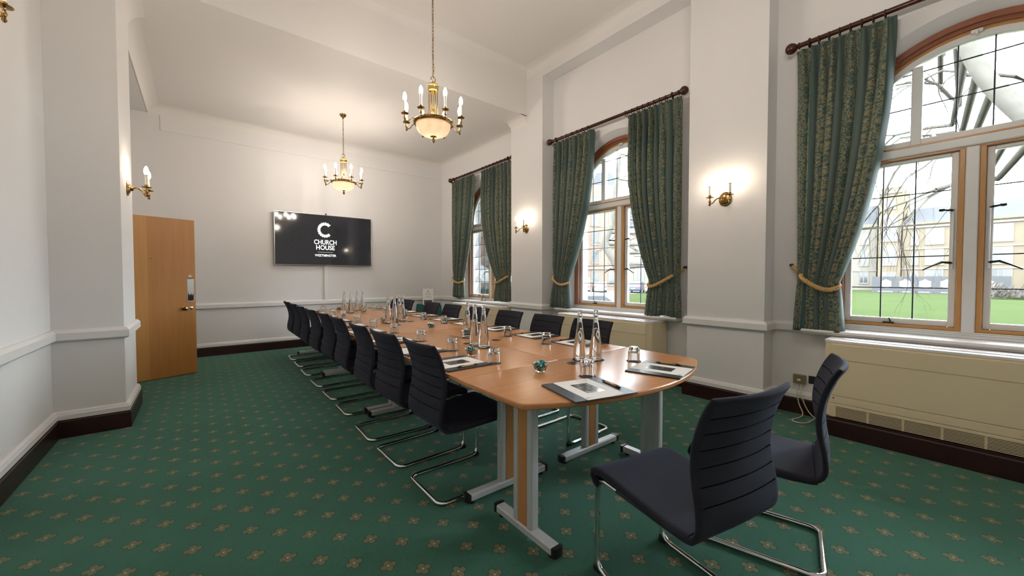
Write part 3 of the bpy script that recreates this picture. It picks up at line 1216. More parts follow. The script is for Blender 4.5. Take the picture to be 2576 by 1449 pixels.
# ------------------------------------------------------------------ sockets and flex by the heater
sp = empty('fused_spur', (XW, 1.078, 0.327))
MB().cbox(-0.034, -0.0005, -0.048, 0.048, -0.043, 0.043, 0.005).build('back_box', 'socket_olive', sp)
MB().cbox(-0.040, -0.034, -0.013, 0.013, -0.018, 0.004, 0.003).build('switch', 'white_plastic', sp)
for s in (-1, 1):
    MB().lathe([(0.004, 0), (0.003, 0.002), (0, 0.002)], 8).xf(Matrix.Rotation(-PI / 2, 4, 'Y')).build('screw', 'steel', sp, loc=(-0.034, s * 0.038, 0))
tag(sp, 'olive metal fused switch box with white rocker on the wall', 'switch')
so = empty('wall_socket', (XW, 0.975, 0.333))
MB().cbox(-0.010, -0.0005, -0.036, 0.036, -0.036, 0.036, 0.003).build('plate', 'black_plastic', so)
for (y, z) in ((0, 0.012), (-0.011, -0.008), (0.011, -0.008)):
    MB().box(-0.0108, -0.0099, y - 0.003, y + 0.003, z - 0.005, z + 0.005).build('pin_hole', 'slot_black', so, smooth=False)
tag(so, 'black empty wall socket between switch box and heater cabinet', 'socket')
fx = MB()
fx.tube(catmull([(4.372, 1.095, 0.292), (4.368, 1.095, 0.25), (4.345, 1.09, 0.20), (4.340, 1.07, 0.10), (4.30, 1.03, 0.03), (4.22, 1.03, 0.009), (4.10, 1.06, 0.008), (4.06, 1.00, 0.008), (4.12, 0.95, 0.008), (4.22, 0.93, 0.02), (4.30, 0.90, 0.05), (4.345, 0.87, 0.10)], 6), 0.0045, 6)
tag(fx.build('power_flex', 'cable_cream'), 'cream flex looping on the carpet below the switch box', 'cable')
fx = MB()
fx.tube(catmull([(4.372, 1.062, 0.292), (4.368, 1.062, 0.25), (4.345, 1.055, 0.19), (4.342, 1.03, 0.11), (4.33, 0.995, 0.05), (4.30, 0.95, 0.018), (4.25, 0.90, 0.008), (4.22, 0.87, 0.008)], 6), 0.0045, 6)
tag(fx.build('power_flex', 'cable_cream'), 'cream flex dropping straight from the switch box to the cabinet plinth', 'cable')

# ------------------------------------------------------------------ door
DA = math.atan2(0.193, 0.572)
dr = empty('door_1', (-0.047 - 0.838 * math.cos(DA), 6.688 - 0.838 * math.sin(DA), 0.006), DA)
struct(dr, 'plain orange-brown veneered door standing open')
MB().cbox(0.0, 0.838, -0.022, 0.022, 0, 2.036, 0.002).build('door_leaf', 'door_veneer', dr)
kx = 0.838


def on_door(m, name, mat, u, z):
    m.xf(Matrix.Rotation(PI / 2, 4, 'X'))
    return m.build(name, mat, dr, loc=(u, -0.022, z))


on_door(MB().lathe([(0.026, 0), (0.026, 0.004), (0.012, 0.008), (0.010, 0.03), (0.020, 0.036), (0.029, 0.048), (0.029, 0.058), (0.020, 0.068), (0, 0.071)], 20), 'knob', 'antique_brass', kx - 0.128, 0.872)
on_door(MB().lathe([(0.021, 0), (0.021, 0.003), (0.012, 0.005), (0, 0.0055)], 18), 'thumb_turn', 'steel', kx - 0.052, 0.872)
on_door(MB().cbox(-0.016, 0.016, -0.004, 0.004, 0.004, 0.014, 0.002), 'turn_bar', 'steel', kx - 0.052, 0.872)
on_door(MB().lathe([(0.022, 0), (0.022, 0.006), (0.018, 0.009), (0, 0.0095)], 18), 'lock_cylinder', 'steel', kx - 0.060, 1.29)
on_door(MB().lathe([(0.006, 0), (0.006, 0.002), (0, 0.0025)], 10), 'spy_hole', 'dark_metal', 0.36 + 0.03, 1.512)
MB().cbox(kx - 0.090, kx - 0.014, -0.0245, -0.022, 0.955, 1.255, 0.0008).build('push_plate', 'steel', dr)
pr = MB()
for q in range(7):
    x0 = kx - 0.083 + q * 0.0085
    pr.tube([(x0, -0.0248, 0.972), (x0 + 0.003, -0.0248, 1.02 + 0.02 * math.sin(q)), (x0 + 0.006, -0.0248, 1.055 + 0.012 * math.cos(q * 2))], [0.005, 0.006, 0.002], 6)
pr.build('worn_mark', 'black_plastic', dr)
df = MB()
for (a, b) in ((DY0 - 0.07, DY0 + 0.03), (DY1 - 0.03, DY1 + 0.07)):
    df.cbox(XL - 0.26, XL + 0.016, a, b, 0.0005, DZ + 0.04, 0.004)
df.cbox(XL - 0.26, XL + 0.016, DY0 - 0.07, DY1 + 0.07, DZ - 0.03, DZ + 0.07, 0.004)
struct(df.build('trim_9', 'trim_paint'), 'white door frame in the recess')

# ------------------------------------------------------------------ television, camera, conduit
tv = empty('television', (1.88, YT, 1.99))
hw, hh = 0.842, 0.4715
MB().cbox(-hw + 0.05, hw - 0.05, -0.045, -0.0005, -0.30, 0.30, 0.01).build('wall_mount', 'black_plastic', tv)
MB().cbox(-hw, hw, -0.085, -0.045, -hh, hh, 0.004).build('case', 'black_plastic', tv)
MB().cbox(-hw + 0.008, hw - 0.008, -0.0868, -0.085, -hh + 0.012, hh - 0.008, 0.0005).build('screen', 'screen_black', tv)
bz = MB()
for a, b in (((-hw - 0.002, hw + 0.002), (hh - 0.003, hh + 0.002)), ((-hw - 0.002, hw + 0.002), (-hh - 0.002, -hh + 0.003))):
    bz.box(a[0], a[1], -0.087, -0.05, b[0], b[1])
for s in (-1, 1):
    bz.box(*sorted((s * (hw - 0.003), s * (hw + 0.002))), -0.087, -0.05, -hh, hh)
bz.build('bezel', 'steel', tv, smooth=False)
lg = MB()
lc = (-0.018, 0.190)
for (r0, r1, nn) in ((0.088, 0.108, 26), (0.110, 0.136, 30), (0.138, 0.145, 30)):
    a0, a1 = R(42), R(318)
    for q in range(nn):
        g = 0.004 / r0
        a, b = a0 + (a1 - a0) * q / nn + g / 2, a0 + (a1 - a0) * (q + 1) / nn - g / 2
        if r0 > 0.137 and q % 2:
            continue
        lg.poly([(lc[0] + r_ * math.cos(t_) * 0.93, -0.0872, lc[1] + r_ * math.sin(t_)) for r_, t_ in ((r0, a), (r1, a), (r1, b), (r0, b))], [(0, 1, 2, 3)])
lg.build('emblem', 'screen_white', tv, smooth=False)
for body, size, z, bold, wd in (('CHURCH', 0.118, -0.045, 0.0022, 0.394), ('HOUSE', 0.118, -0.146, 0.0022, 0.326), ('WESTMINSTER', 0.062, -0.292, 0.0012, 0.376)):
    me = text_mesh(body, size, bold)
    xs = [v.co.x for v in me.vertices]
    k_ = wd / (max(xs) - min(xs))
    c_ = (max(xs) + min(xs)) / 2
    for v in me.vertices:
        v.co = ((v.co.x - c_) * k_ - 0.013, -0.0872, v.co.y * 1.0 + z)
    me.materials.clear()
    me.materials.append(MT['screen_white'])
    link('lettering', me, tv)
MB().box(-0.15, 0.125, -0.0873, -0.0870, -0.2305, -0.2275).build('rule_line', 'screen_white', tv, smooth=False)
MB().lathe([(0.012, -0.006), (0.014, 0.0), (0.012, 0.004)], 10).build('sensor', 'steel', tv, loc=(-0.01, -0.075, -hh - 0.004))
tag(tv, 'large wall-mounted television with white lettering on a black screen', 'television')
wc = empty('webcam', (1.884, YT - 0.05, 2.4635))
MB().cbox(-0.022, 0.022, -0.03, 0.01, 0.0, 0.008, 0.002).build('clip', 'black_plastic', wc)
MB().lathe([(0, -0.013), (0.010, -0.011), (0.014, 0), (0.010, 0.011), (0, 0.013)], 12).build('head', 'black_plastic', wc, loc=(0, -0.012, 0.021))
tag(wc, 'tiny black webcam perched on the television top edge', 'webcam')
struct(MB().cbox(1.852, 1.912, YT - 0.030, YT - 0.0005, 0.861, 1.545, 0.003).build('trim_10', 'trim_paint'), 'white cable conduit under the television')


# ------------------------------------------------------------------ lamps
def bulb_prof():
    return [(0.0, 0.088), (0.006, 0.084), (0.013, 0.068), (0.0175, 0.048), (0.0185, 0.034), (0.016, 0.018), (0.0115, 0.006), (0.0115, 0.0)]


def candle(parent, x, y, z, sleeve=0.085, glow='bulb_glow'):
    """candle cup, sleeve and bulb standing at (x,y,z)"""
    cu = MB().lathe([(0.004, -0.085), (0.010, -0.078), (0.012, -0.070), (0.006, -0.060), (0.010, -0.052), (0.013, -0.040), (0.008, -0.026), (0.006, -0.012), (0.008, -0.008),
                     (0.034, -0.003), (0.036, 0.001), (0.030, 0.003), (0.013, 0.003), (0.014, 0.020), (0.0115, 0.022)], 12, (x, y, z)).build('candle_cup', 'antique_brass', parent, angle=40)
    MB().lathe([(0.0105, 0.018), (0.0105, 0.022 + sleeve), (0.006, 0.022 + sleeve)], 10, (x, y, z)).build('candle_sleeve', 'candle_sleeve', cu)
    MB().lathe([(0.0105, 0), (0.0135, 0.006), (0.0150, 0.014), (0.012, 0.014)], 10, (x, y, z + 0.022 + sleeve)).build('bulb_cap', 'candle_sleeve', cu)
    zb = z + 0.034 + sleeve
    MB().lathe([(0.012, 0.0), (0.0165, 0.014), (0.0185, 0.032), (0.0165, 0.052), (0.010, 0.072), (0.0, 0.084)], 8, (x, y, zb)).build('bulb', glow, cu, angle=80)


def chandelier(x, y, zc, label, turn=0.0):
    r = empty('chandelier', (x, y, 2.615), turn)
    Z = lambda z: z - 2.615
    # bowl, ring and finial
    MB().lathe([(0.004, 0.0), (0.014, 0.012), (0.018, 0.026), (0.012, 0.040), (0.006, 0.046), (0.010, 0.056), (0.032, 0.062), (0.030, 0.068), (0, 0.070)], 14).build('finial', 'antique_brass', r)
    lob = lambda a, z: 1 + 0.07 * abs(math.cos(4 * a)) * max(0.15, min(1, (0.19 - z) / 0.1))
    bw = [(0.02, 0.062), (0.070, 0.066), (0.112, 0.084), (0.144, 0.112), (0.162, 0.145), (0.170, 0.176)]
    MB().lathe(bw + [(r_ - 0.004, z_ + 0.003) for r_, z_ in reversed(bw)], 48, (0, 0, 0), lob).build('glass_bowl', 'frosted_bowl', r, angle=60)
    rg = [(q[0], q[1] - 0.062) for q in [(0.165, 0.236), (0.186, 0.238), (0.196, 0.246), (0.190, 0.254), (0.194, 0.262), (0.186, 0.272), (0.168, 0.272)]]
    m = MB()
    n = 40
    for k in range(n):
        a, b = 2 * PI * k / n, 2 * PI * (k + 1) / n
        for i in range(len(rg)):
            p, q = rg[i], rg[(i + 1) % len(rg)]
            m.poly([(p[0] * math.cos(a), p[0] * math.sin(a), p[1]), (p[0] * math.cos(b), p[0] * math.sin(b), p[1]), (q[0] * math.cos(b), q[0] * math.sin(b), q[1]), (q[0] * math.cos(a), q[0] * math.sin(a), q[1])], [(0, 1, 2, 3)])
    m.build('ring_band', 'antique_brass', r, angle=40)
    # crown, stems, centre rod
    cr = [(0.010, 0.600), (0.012, 0.585), (0.030, 0.580), (0.052, 0.568), (0.056, 0.556), (0.048, 0.548), (0.050, 0.530), (0.046, 0.516), (0.050, 0.508), (0.046, 0.500), (0, 0.498)]
    MB().lathe(cr, 32, (0, 0, 0), lambda a, z: 1 + (0.035 * math.cos(16 * a) if z < 0.575 else 0)).build('crown', 'bright_brass', r, angle=50)
    for k in range(6):
        a = 2 * PI * (k + 0.5) / 6
        pts = catmull([(0.040, 0, 0.505), (0.040, 0, 0.40), (0.043, 0, 0.31), (0.062, 0, 0.25), (0.100, 0, 0.212), (0.150, 0, 0.200)], 5)
        s_ = MB().tube([(p.x * math.cos(a), p.x * math.sin(a), p.z) for p in pts], 0.0045, 6)
        s_.build('stem', 'antique_brass', r)
    MB().lathe([(0.005, 0.50), (0.005, 0.34), (0.010, 0.335), (0.016, 0.318), (0.010, 0.302), (0.005, 0.295), (0.005, 0.15)], 10).build('centre_rod', 'bright_brass', r)
    # arms
    for k in range(8):
        a = 2 * PI * (k + 0.5) / 8 + 0.30
        ca, sa = math.cos(a), math.sin(a)
        pts = catmull([(0.185, 0.193), (0.215, 0.200), (0.243, 0.170), (0.268, 0.160), (0.286, 0.174)], 5)
        am = MB().tube([(p[0] * ca, p[0] * sa, p[1]) for p in pts], 0.005, 6)
        arm = am.build('arm', 'antique_brass', r)
        candle(arm, 0.286 * ca, 0.286 * sa, 0.226)
    MB().lathe([(0.0, -0.03), (0.02, -0.02), (0.026, 0.0), (0.02, 0.02), (0.0, 0.03)], 10, (0, 0, 0.125)).build('bowl_lamp', 'bowl_lamp_glow', r, angle=80)
    # loop, chain, rose
    lp = MB().tube([(0.024 * math.cos(t), 0, 0.622 + 0.024 * math.sin(t)) for t in [2 * PI * q / 16 for q in range(16)]], 0.004, 6, closed=True)
    lp.build('loop', 'antique_brass', r)
    lk = MB().tube([(0.008 * math.cos(t), 0, 0.019 * math.sin(t)) for t in [2 * PI * q / 12 for q in range(12)]], 0.0026, 5, closed=True).mesh('chain_link')
    lk.materials.append(MT['antique_brass'])
    lk.polygons.foreach_set('use_smooth', [True] * len(lk.polygons))
    z0, z1 = 0.652, zc - 2.615 - 0.060
    nl = max(2, round((z1 - z0) / 0.0325))
    for q in range(nl + 1):
        link('chain_link', lk, r, (0, 0, z0 + (z1 - z0) * q / nl), (0, 0, (q % 2) * PI / 2 + 0.3))
    cb = MB().tube([(0.010 * math.sin(q * 0.9), 0.010 * math.cos(q * 0.8), 0.60 + (z1 - 0.60) * q / 24) for q in range(25)], 0.002, 5)
    cb.build('flex', 'antique_brass', r)
    MB().lathe([(0.006, -0.066), (0.012, -0.058), (0.020, -0.045), (0.040, -0.030), (0.050, -0.012), (0.052, -0.0005)], 18, (0, 0, zc - 2.615)).build('ceiling_rose', 'antique_brass', r)
    tag(r, label, 'chandelier', 'brass chandeliers')


chandelier(1.825, 6.52, ZF, 'small brass chandelier on a short chain by the television wall', 0.21)
chandelier(1.825, 3.476, ZN, 'brass chandelier with glass bowl on a long chain over the table middle')
chandelier(1.825, 0.45, ZN, 'brass chandelier mirrored in the lawn window glass')


def sconce(loc, rz, label):
    """wall at local x=0, projecting towards -x"""
    r = empty('wall_sconce', loc, rz)
    pl = MB().lathe([(0.062, 0.0005), (0.064, 0.006), (0.056, 0.012), (0.050, 0.011), (0.040, 0.020), (0.022, 0.026), (0.018, 0.040), (0.012, 0.046), (0, 0.047)], 26)
    pl.xf(Matrix.Rotation(-PI / 2, 4, 'Y'))
    pl.v = [(x, y, z * 1.12) for x, y, z in pl.v]
    pl.build('backplate', 'antique_brass', r)
    for s in (-1, 1):
        pts = catmull([(-0.035, s * 0.004, 0.0), (-0.065, s * 0.020, 0.010), (-0.095, s * 0.050, -0.005), (-0.118, s * 0.078, -0.045), (-0.135, s * 0.093, -0.044)], 6)
        a_ = MB().tube(pts, 0.0055, 7).build('arm', 'antique_brass', r)
        candle(a_, -0.140, s * 0.094, 0.012, 0.078, 'sconce_glow')
    tag(r, label, 'wall light', 'twin candle wall sconces')


sconce((XP, 4.725, 2.075), 0, 'twin candle brass sconce on the pier nearer the television')
sconce((XP, 1.668, 2.075), 0, 'twin candle brass sconce on the wide pier above the table corner')
sconce((XLP, 5.03, 2.11), PI, 'twin candle brass sconce on the pier beside the open door')
sconce((XL, 3.20, 2.70), PI, 'twin candle brass sconce high on the wall facing the windows')

# ------------------------------------------------------------------ tables
ZT = 0.74
TH = 0.018                       # the row of tables is turned very slightly
PIV = (1.822, 1.752)


def tw(u, v):
    """table frame (u across from centre, v along from the near seam) -> world"""
    return (PIV[0] + u * math.cos(TH) + v * math.sin(TH), PIV[1] - u * math.sin(TH) + v * math.cos(TH))


def slab(outline, z0, z1, bev):
    bm = bmesh.new()
    vs = [bm.verts.new((x, y, z0)) for x, y in outline]
    f = bm.faces.new(vs)
    r = bmesh.ops.extrude_face_region(bm, geom=[f])
    for e in r['geom']:
        if isinstance(e, bmesh.types.BMVert):
            e.co.z = z1
    bm.normal_update()
    ed = [e for e in bm.edges if abs(e.verts[0].co.z - e.verts[1].co.z) < 1e-6]
    bmesh.ops.bevel(bm, geom=ed, offset=bev, segments=3, profile=0.6, affect='EDGES')
    m = MB()
    bm.verts.index_update()
    m.poly([v.co[:] for v in bm.verts], [[v.index for v in f.verts] for f in bm.faces])
    bm.free()
    return m


def t_leg(parent, x, y, rz, length):
    """T leg: foot along local x, post with a timber infill"""
    M4 = Matrix.Translation((x, y, 0)) @ Matrix.Rotation(rz, 4, 'Z')
    h = length / 2
    p = MB()
    for s in (-1, 1):
        c_ = (s * 0.052, 0)
        ol = []
        for k in range(12):
            a = 2 * PI * k / 12
            ol.append((c_[0] + 0.021 * math.copysign(abs(math.cos(a)) ** 0.6, math.cos(a)), 0.026 * math.copysign(abs(math.sin(a)) ** 0.6, math.sin(a))))
        p.prism(ol, 0.060, 0.702)
    p.box(-0.035, 0.035, -0.006, 0.010, 0.060, 0.702)
    p.cbox(-h * 0.82, h * 0.82, -0.028, 0.028, 0.694, 0.7115, 0.004)
    leg = p.xf(M4).build('leg', 'silver_coat', parent)
    MB().box(-0.033, 0.033, -0.022, -0.006, 0.062, 0.700).xf(M4).build('timber_infill', 'leg_wood', leg, smooth=False)
    f = MB().cbox(-h + 0.022, h - 0.022, -0.029, 0.029, 0.020, 0.061, 0.007)
    f.xf(M4).build('foot', 'silver_coat', leg)
    for s in (-1, 1):
        e = MB()
        ol = [(s * (h - 0.022), -0.0295), (s * (h - 0.006), -0.028), (s * h, -0.016), (s * h, 0.016), (s * (h - 0.006), 0.028), (s * (h - 0.022), 0.0295)]
        e.prism(ol, 0.018, 0.0615)
        e.lathe([(0.017, 0.0005), (0.017, 0.019)], 10, (s * (h - 0.045), 0, 0))
        e.xf(M4).build('end_cap', 'black_plastic', leg)


def port(parent, x, y):
    m = MB().lathe([(0.040, 0.0), (0.040, 0.0015), (0.037, 0.0022), (0.031, 0.0018), (0.031, 0.0)], 22, (x, y, ZT + 0.0002)).build('cable_port', 'dark_metal', parent)
    MB().lathe([(0.0305, 0.0004), (0.0, 0.0005)], 20, (x, y, ZT + 0.0002)).build('port_hole', 'slot_black', m)


def rect_table(side, row, label):
    """side -1 door side, +1 window side"""
    cx, cy = tw(side * 0.3765, 0.9015 + 1.803 * row)
    t = empty('conference_table', (cx, cy, 0), -TH)
    hx, hy = 0.3755, 0.9005
    slab([(-hx, -hy), (hx, -hy), (hx, hy), (-hx, hy)], 0.712, ZT, 0.007 if row != 1 else 0.002).build('tabletop', 'table_wood', t, angle=50)
    for s in (-1, 1):
        t_leg(t, -side * 0.0, s * (hy - 0.052), 0 if s < 0 else PI, 0.615)
    port(t, -side * 0.235, 0.0)
    m = MB().cbox(-0.02, 0.02, -hy + 0.08, hy - 0.08, 0.672, 0.7115, 0.004)
    m.build('stretcher', 'silver_coat', t)
    tag(t, label, 'table', 'tables pushed together into one boardroom table')


for row in range(3):
    for side, nm in ((-1, 'door'), (1, 'window')):
        rect_table(side, row, 'rectangular cherry-veneer table in the %s row, %s from the rounded end' % (nm, ORD[row]))

# rounded end table
cx, cy = tw(0, 0)
t = empty('conference_table', (cx, cy, 0), -TH)
ch, sag, ye = 0.757, 0.215, -0.535
Rr = (ch * ch + sag * sag) / (2 * sag)
ctr = (0, ye - sag + Rr)
a0 = math.atan2(ye - ctr[1], -ch)
a1 = math.atan2(ye - ctr[1], ch)
ol = [(-ch, -0.003), (-ch, ye + 0.03)]
ol += [(-ch + 0.006, ye + 0.008)]
ol += arc(ctr, Rr, a0 + 0.012, a1 - 0.012, 30)
ol += [(ch - 0.006, ye + 0.008), (ch, ye + 0.03), (ch, -0.003)]
slab(ol, 0.712, ZT, 0.009).build('tabletop', 'table_wood', t, angle=50)
t_leg(t, -0.575, -0.345, -PI / 2, 0.47)
t_leg(t, 0.560, -0.330, PI / 2, 0.47)
port(t, 0.0, -0.125)
MB().cbox(-0.55, 0.55, -0.20, -0.16, 0.672, 0.7115, 0.004).build('stretcher', 'silver_coat', t)
tag(t, 'rounded end table with cherry veneer and two blotters', 'table', 'tables pushed together into one boardroom table')


# ------------------------------------------------------------------ chairs
def make_chair():
    r = empty('cantilever_chair')
    prof = catmull([(0.236, 0.385), (0.258, 0.403), (0.262, 0.424), (0.245, 0.443), (0.20, 0.449), (0.10, 0.441), (-0.05, 0.427), (-0.16, 0.420), (-0.222, 0.424),
                    (-0.256, 0.446), (-0.268, 0.485), (-0.266, 0.55), (-0.256, 0.62), (-0.254, 0.69), (-0.268, 0.77), (-0.298, 0.85), (-0.332, 0.907)], 8)
    L = [0.0]
    for i in range(1, len(prof)):
        L.append(L[-1] + (prof[i] - prof[i - 1]).length)

    def at(s):
        s = max(0, min(L[-1], s))
        j = 0
        while j < len(L) - 2 and L[j + 1] < s:
            j += 1
        f = (s - L[j]) / (L[j + 1] - L[j])
        return prof[j].lerp(prof[j + 1], f)
    s_seat = next(L[i] for i in range(len(prof)) if prof[i].x < -0.223 and prof[i].y < 0.46)
    total = L[-1]
    slits = [s_seat + 0.075 + 0.0605 * k for k in range(7)]
    US = [-1, -0.985, -0.955, -0.90, -0.84, -0.7, -0.5, -0.25, 0, 0.25, 0.5, 0.7, 0.84, 0.90, 0.955, 0.985, 1]

    def shell(s0, s1, ss, back):
        m, net = MB(), MB()
        rows = []
        for s in ss:
            p = at(s)
            a, b = at(s - 0.004), at(s + 0.004)
            tg = (b - a).normalized()
            nrm = Vector((-tg.y, tg.x))        # (y,z) normal
            k = max(0, min(1, (s - s_seat) / (total - s_seat)))
            half = 0.226 - 0.012 * k
            thick = (0.017 if not back else 0.0115)
            e0, e1 = (s - s0), (s1 - s)
            if not back and e0 < 0.018:
                thick *= math.sqrt(max(0.05, 1 - ((0.018 - e0) / 0.018) ** 2))
            if back and e1 < 0.012:
                thick *= math.sqrt(max(0.05, 1 - ((0.012 - e1) / 0.012) ** 2))
            groove = 0
            if back:
                for q in slits:
                    groove = max(groove, math.exp(-((s - q) / 0.0055) ** 2))
            T, Bt = [], []
            for u in US:
                te = thick * math.sqrt(max(0.02, 1 - max(0, (abs(u) - 0.93) / 0.07) ** 2))
                if abs(u) < 0.9:
                    te -= 0.0014 * groove
                wr_ = (0.034 * u * u) * k ** 0.5 if back else 0.0
                dish = 0.012 * (1 - u * u) * (0 if back else math.sin(PI * max(0, min(1, (s - 0.05) / (s_seat - 0.05)))))
                cr = 0.0
                if not back and e0 < 0.06:        # rounded front corners
                    cr = -0.020 * max(0, (abs(u) - 0.75) / 0.25) ** 2 * (1 - e0 / 0.06)
                x = half * u
                T.append((x, p.x + wr_ + cr + nrm.x * te, p.y - dish + nrm.y * te))
                Bt.append((x, p.x + wr_ + cr - nrm.x * te, p.y - dish - nrm.y * te))
            rows.append((s, T, Bt))
        n = len(US)
        base = len(m.v)
        for (s, T, Bt) in rows:
            m.v += T + list(reversed(Bt))
        w_ = 2 * n
        for i in range(len(rows) - 1):
            sm = (rows[i][0] + rows[i + 1][0]) / 2
            cut = back and any(abs(sm - q) < 0.0020 for q in slits[1:])
            for k in range(w_):
                k2 = (k + 1) % w_
                ku = k if k < n else w_ - 2 - k
                if cut and k != n - 1 and k != w_ - 1 and abs((US[ku] + US[min(ku + 1, n - 1)]) / 2) < 0.90:
                    if k < n:
                        a, b, c_, d = rows[i][1][k], rows[i][1][k + 1], rows[i + 1][1][k + 1], rows[i + 1][1][k]
                        a2, b2, c2, d2 = rows[i][2][k], rows[i][2][k + 1], rows[i + 1][2][k + 1], rows[i + 1][2][k]
                        av = lambda p, q: tuple((p[z] + q[z]) / 2 for z in range(3))
                        net.poly([av(a, a2), av(b, b2), av(c_, c2), av(d, d2)], [(0, 1, 2, 3)])
                    continue
                m.f.append((base + i * w_ + k, base + i * w_ + k2, base + (i + 1) * w_ + k2, base + (i + 1) * w_ + k))
        m.f.append(tuple(base + k for k in range(w_)))
        m.f.append(tuple(base + (len(rows) - 1) * w_ + k for k in range(w_)))
        return m, net
    ss = [s_seat * k / 26 for k in range(27)]
    ss[1:1] = [0.004, 0.009]
    m, _ = shell(0, s_seat, sorted(ss), False)
    m.build('seat', 'chair_fabric', r, angle=60)
    sb = [s_seat + (total - s_seat) * k / 30 for k in range(31)] + [total - 0.003, total - 0.007]
    sb = [s for s in sb if all(abs(s - q) > 0.012 for q in slits)]
    for q in slits:
        sb += [q - 0.009, q - 0.0019, q + 0.0019, q + 0.009]
    m, net = shell(s_seat, total, sorted(set(sb)), True)
    b = m.build('backrest', 'chair_fabric', r, angle=60)
    net.build('mesh_strips', 'chair_net', b)
    # sled base: one tube from seat front, down, along the floor, across the back and round
    def leg(s):
        x = s * 0.202
        return [(x, 0.12, 0.412), (x, 0.19, 0.414), (x, 0.225, 0.405), (x, 0.240, 0.380), (x, 0.243, 0.30), (x, 0.246, 0.16), (x, 0.246, 0.075), (x, 0.240, 0.040), (x, 0.220, 0.020), (x, 0.185, 0.0125), (x, 0.10, 0.0125)]
    pts = []
    pts += leg(1)
    pts += [(0.202, -0.10, 0.0125), (0.202, -0.205, 0.0125)]
    pts += [(0.152 + 0.05 * math.cos(a), -0.215 - 0.05 * math.sin(a), 0.0125) for a in (0.25, 0.65, 1.05, 1.4)]
    pts += [(x, y, z) for x, y, z in [(-p[0], p[1], p[2]) for p in reversed(pts)]]
    MB().tube(pts, 0.0125, 10).build('sled_frame', 'chrome', r, angle=60)
    for s in (-1, 1):
        MB().cbox(s * 0.202 - 0.012, s * 0.202 + 0.012, 0.215, 0.258, 0.0005, 0.030, 0.005).build('glide', 'black_plastic', r)
        u_ = MB().tube([(s * 0.202, 0.13, 0.413), (s * 0.202, -0.15, 0.405), (s * 0.202, -0.222, 0.414)], 0.010, 8)
        u_.build('seat_rail', 'black_plastic', r)
    return r


chair0 = make_chair()
used = [False]


def put_chair(x, y, rz, label, group):
    o = chair0 if not used[0] else copy_tree(chair0)
    used[0] = True
    o.location = (x, y, 0)
    o.rotation_euler = (0, 0, rz)
    tag(o, label, 'chair', group)
    return o


LY = [6.89, 6.31, 5.70, 5.05, 4.44, 3.87, 3.17, 2.64, 2.08]
RY = [6.60, 6.12, 5.23, 4.62, 3.97, 3.34, 2.735, 2.17]
LX = [1.123, 1.112, 1.091, 1.078, 1.076, 1.065, 1.042, 1.040, 1.050]
jit = random.Random(3)
for i, y in enumerate(LY):
    put_chair(LX[i] + 0.232, y, -PI / 2 + jit.uniform(-0.03, 0.03), 'black cantilever chair on the table\'s door side, %s from the television wall' % ORD[i], 'chairs along the table')
for i, y in enumerate(RY):
    put_chair(2.635 - 0.262 + 0.012 * (y - 2.1) + 0.02, y, PI / 2 + jit.uniform(-0.03, 0.03), 'black cantilever chair on the table\'s window side, %s from the television wall' % ORD[i], 'chairs along the table')
put_chair(1.479, 0.765, -0.20, 'black cantilever chair at the rounded table end, pulled up to the nearer blotter', 'chairs at the rounded end')
put_chair(2.146, 0.700, 0.25, 'black cantilever chair at the rounded table end, between its twin and the heater', 'chairs at the rounded end')

# ------------------------------------------------------------------ things on the table
ZC = ZT + 0.0004


def mesh_of(mb, name, mat, angle=35):
    me = mb.mesh(name)
    me.polygons.foreach_set('use_smooth', [True] * len(me.polygons))
    me.set_sharp_from_angle(angle=R(angle))
    me.materials.append(MT[mat])
    return me


# tumbler, upside down
TUM = mesh_of(MB().lathe([(0.0355, 0.0), (0.0365, 0.0015), (0.0362, 0.045), (0.0350, 0.080), (0.0335, 0.0905), (0.030, 0.0925), (0.0, 0.0905), ], 28), 'tumbler', 'clear_glass') if False else None
tm = MB()
prof_t = [(0.0345, 0.0), (0.0365, 0.0008), (0.0372, 0.006), (0.0368, 0.045), (0.0355, 0.080), (0.0335, 0.090), (0.030, 0.0925), (0.018, 0.0918), (0.0, 0.0912)]
inner = [(0.0, 0.076), (0.018, 0.0755), (0.028, 0.073), (0.0318, 0.066), (0.0330, 0.045), (0.0340, 0.006), (0.0345, 0.0)]
tm.lathe(prof_t, 28)
tm.lathe(inner, 28)
bmx = bmesh.new()
me_ = bpy.data.meshes.new('tumbler')
me_.from_pydata(tm.v, [], tm.f)
bmx.from_mesh(me_)
# drop the two rim caps and weld, so wall and inside are one closed skin
caps = [f for f in bmx.faces if len(f.verts) == 28]
bmesh.ops.delete(bmx, geom=caps, context='FACES_ONLY')
bmesh.ops.remove_doubles(bmx, verts=bmx.verts[:], dist=1e-5)
bmesh.ops.recalc_face_normals(bmx, faces=bmx.faces[:])
bmx.to_mesh(me_)
bmx.free()
me_.polygons.foreach_set('use_smooth', [True] * len(me_.polygons))
me_.set_sharp_from_angle(angle=R(45))
me_.materials.append(MT['clear_glass'])
TUM = me_
COA = mesh_of(MB().lathe([(0.0, 0.0), (0.046, 0.0), (0.0465, 0.0008), (0.046, 0.0016), (0.0, 0.0016)], 28), 'coaster', 'coaster')
COB = mesh_of(MB().lathe([(0.0, 0.0), (0.052, 0.0), (0.0525, 0.0008), (0.052, 0.0016), (0.0, 0.0016)], 28), 'coaster', 'coaster')
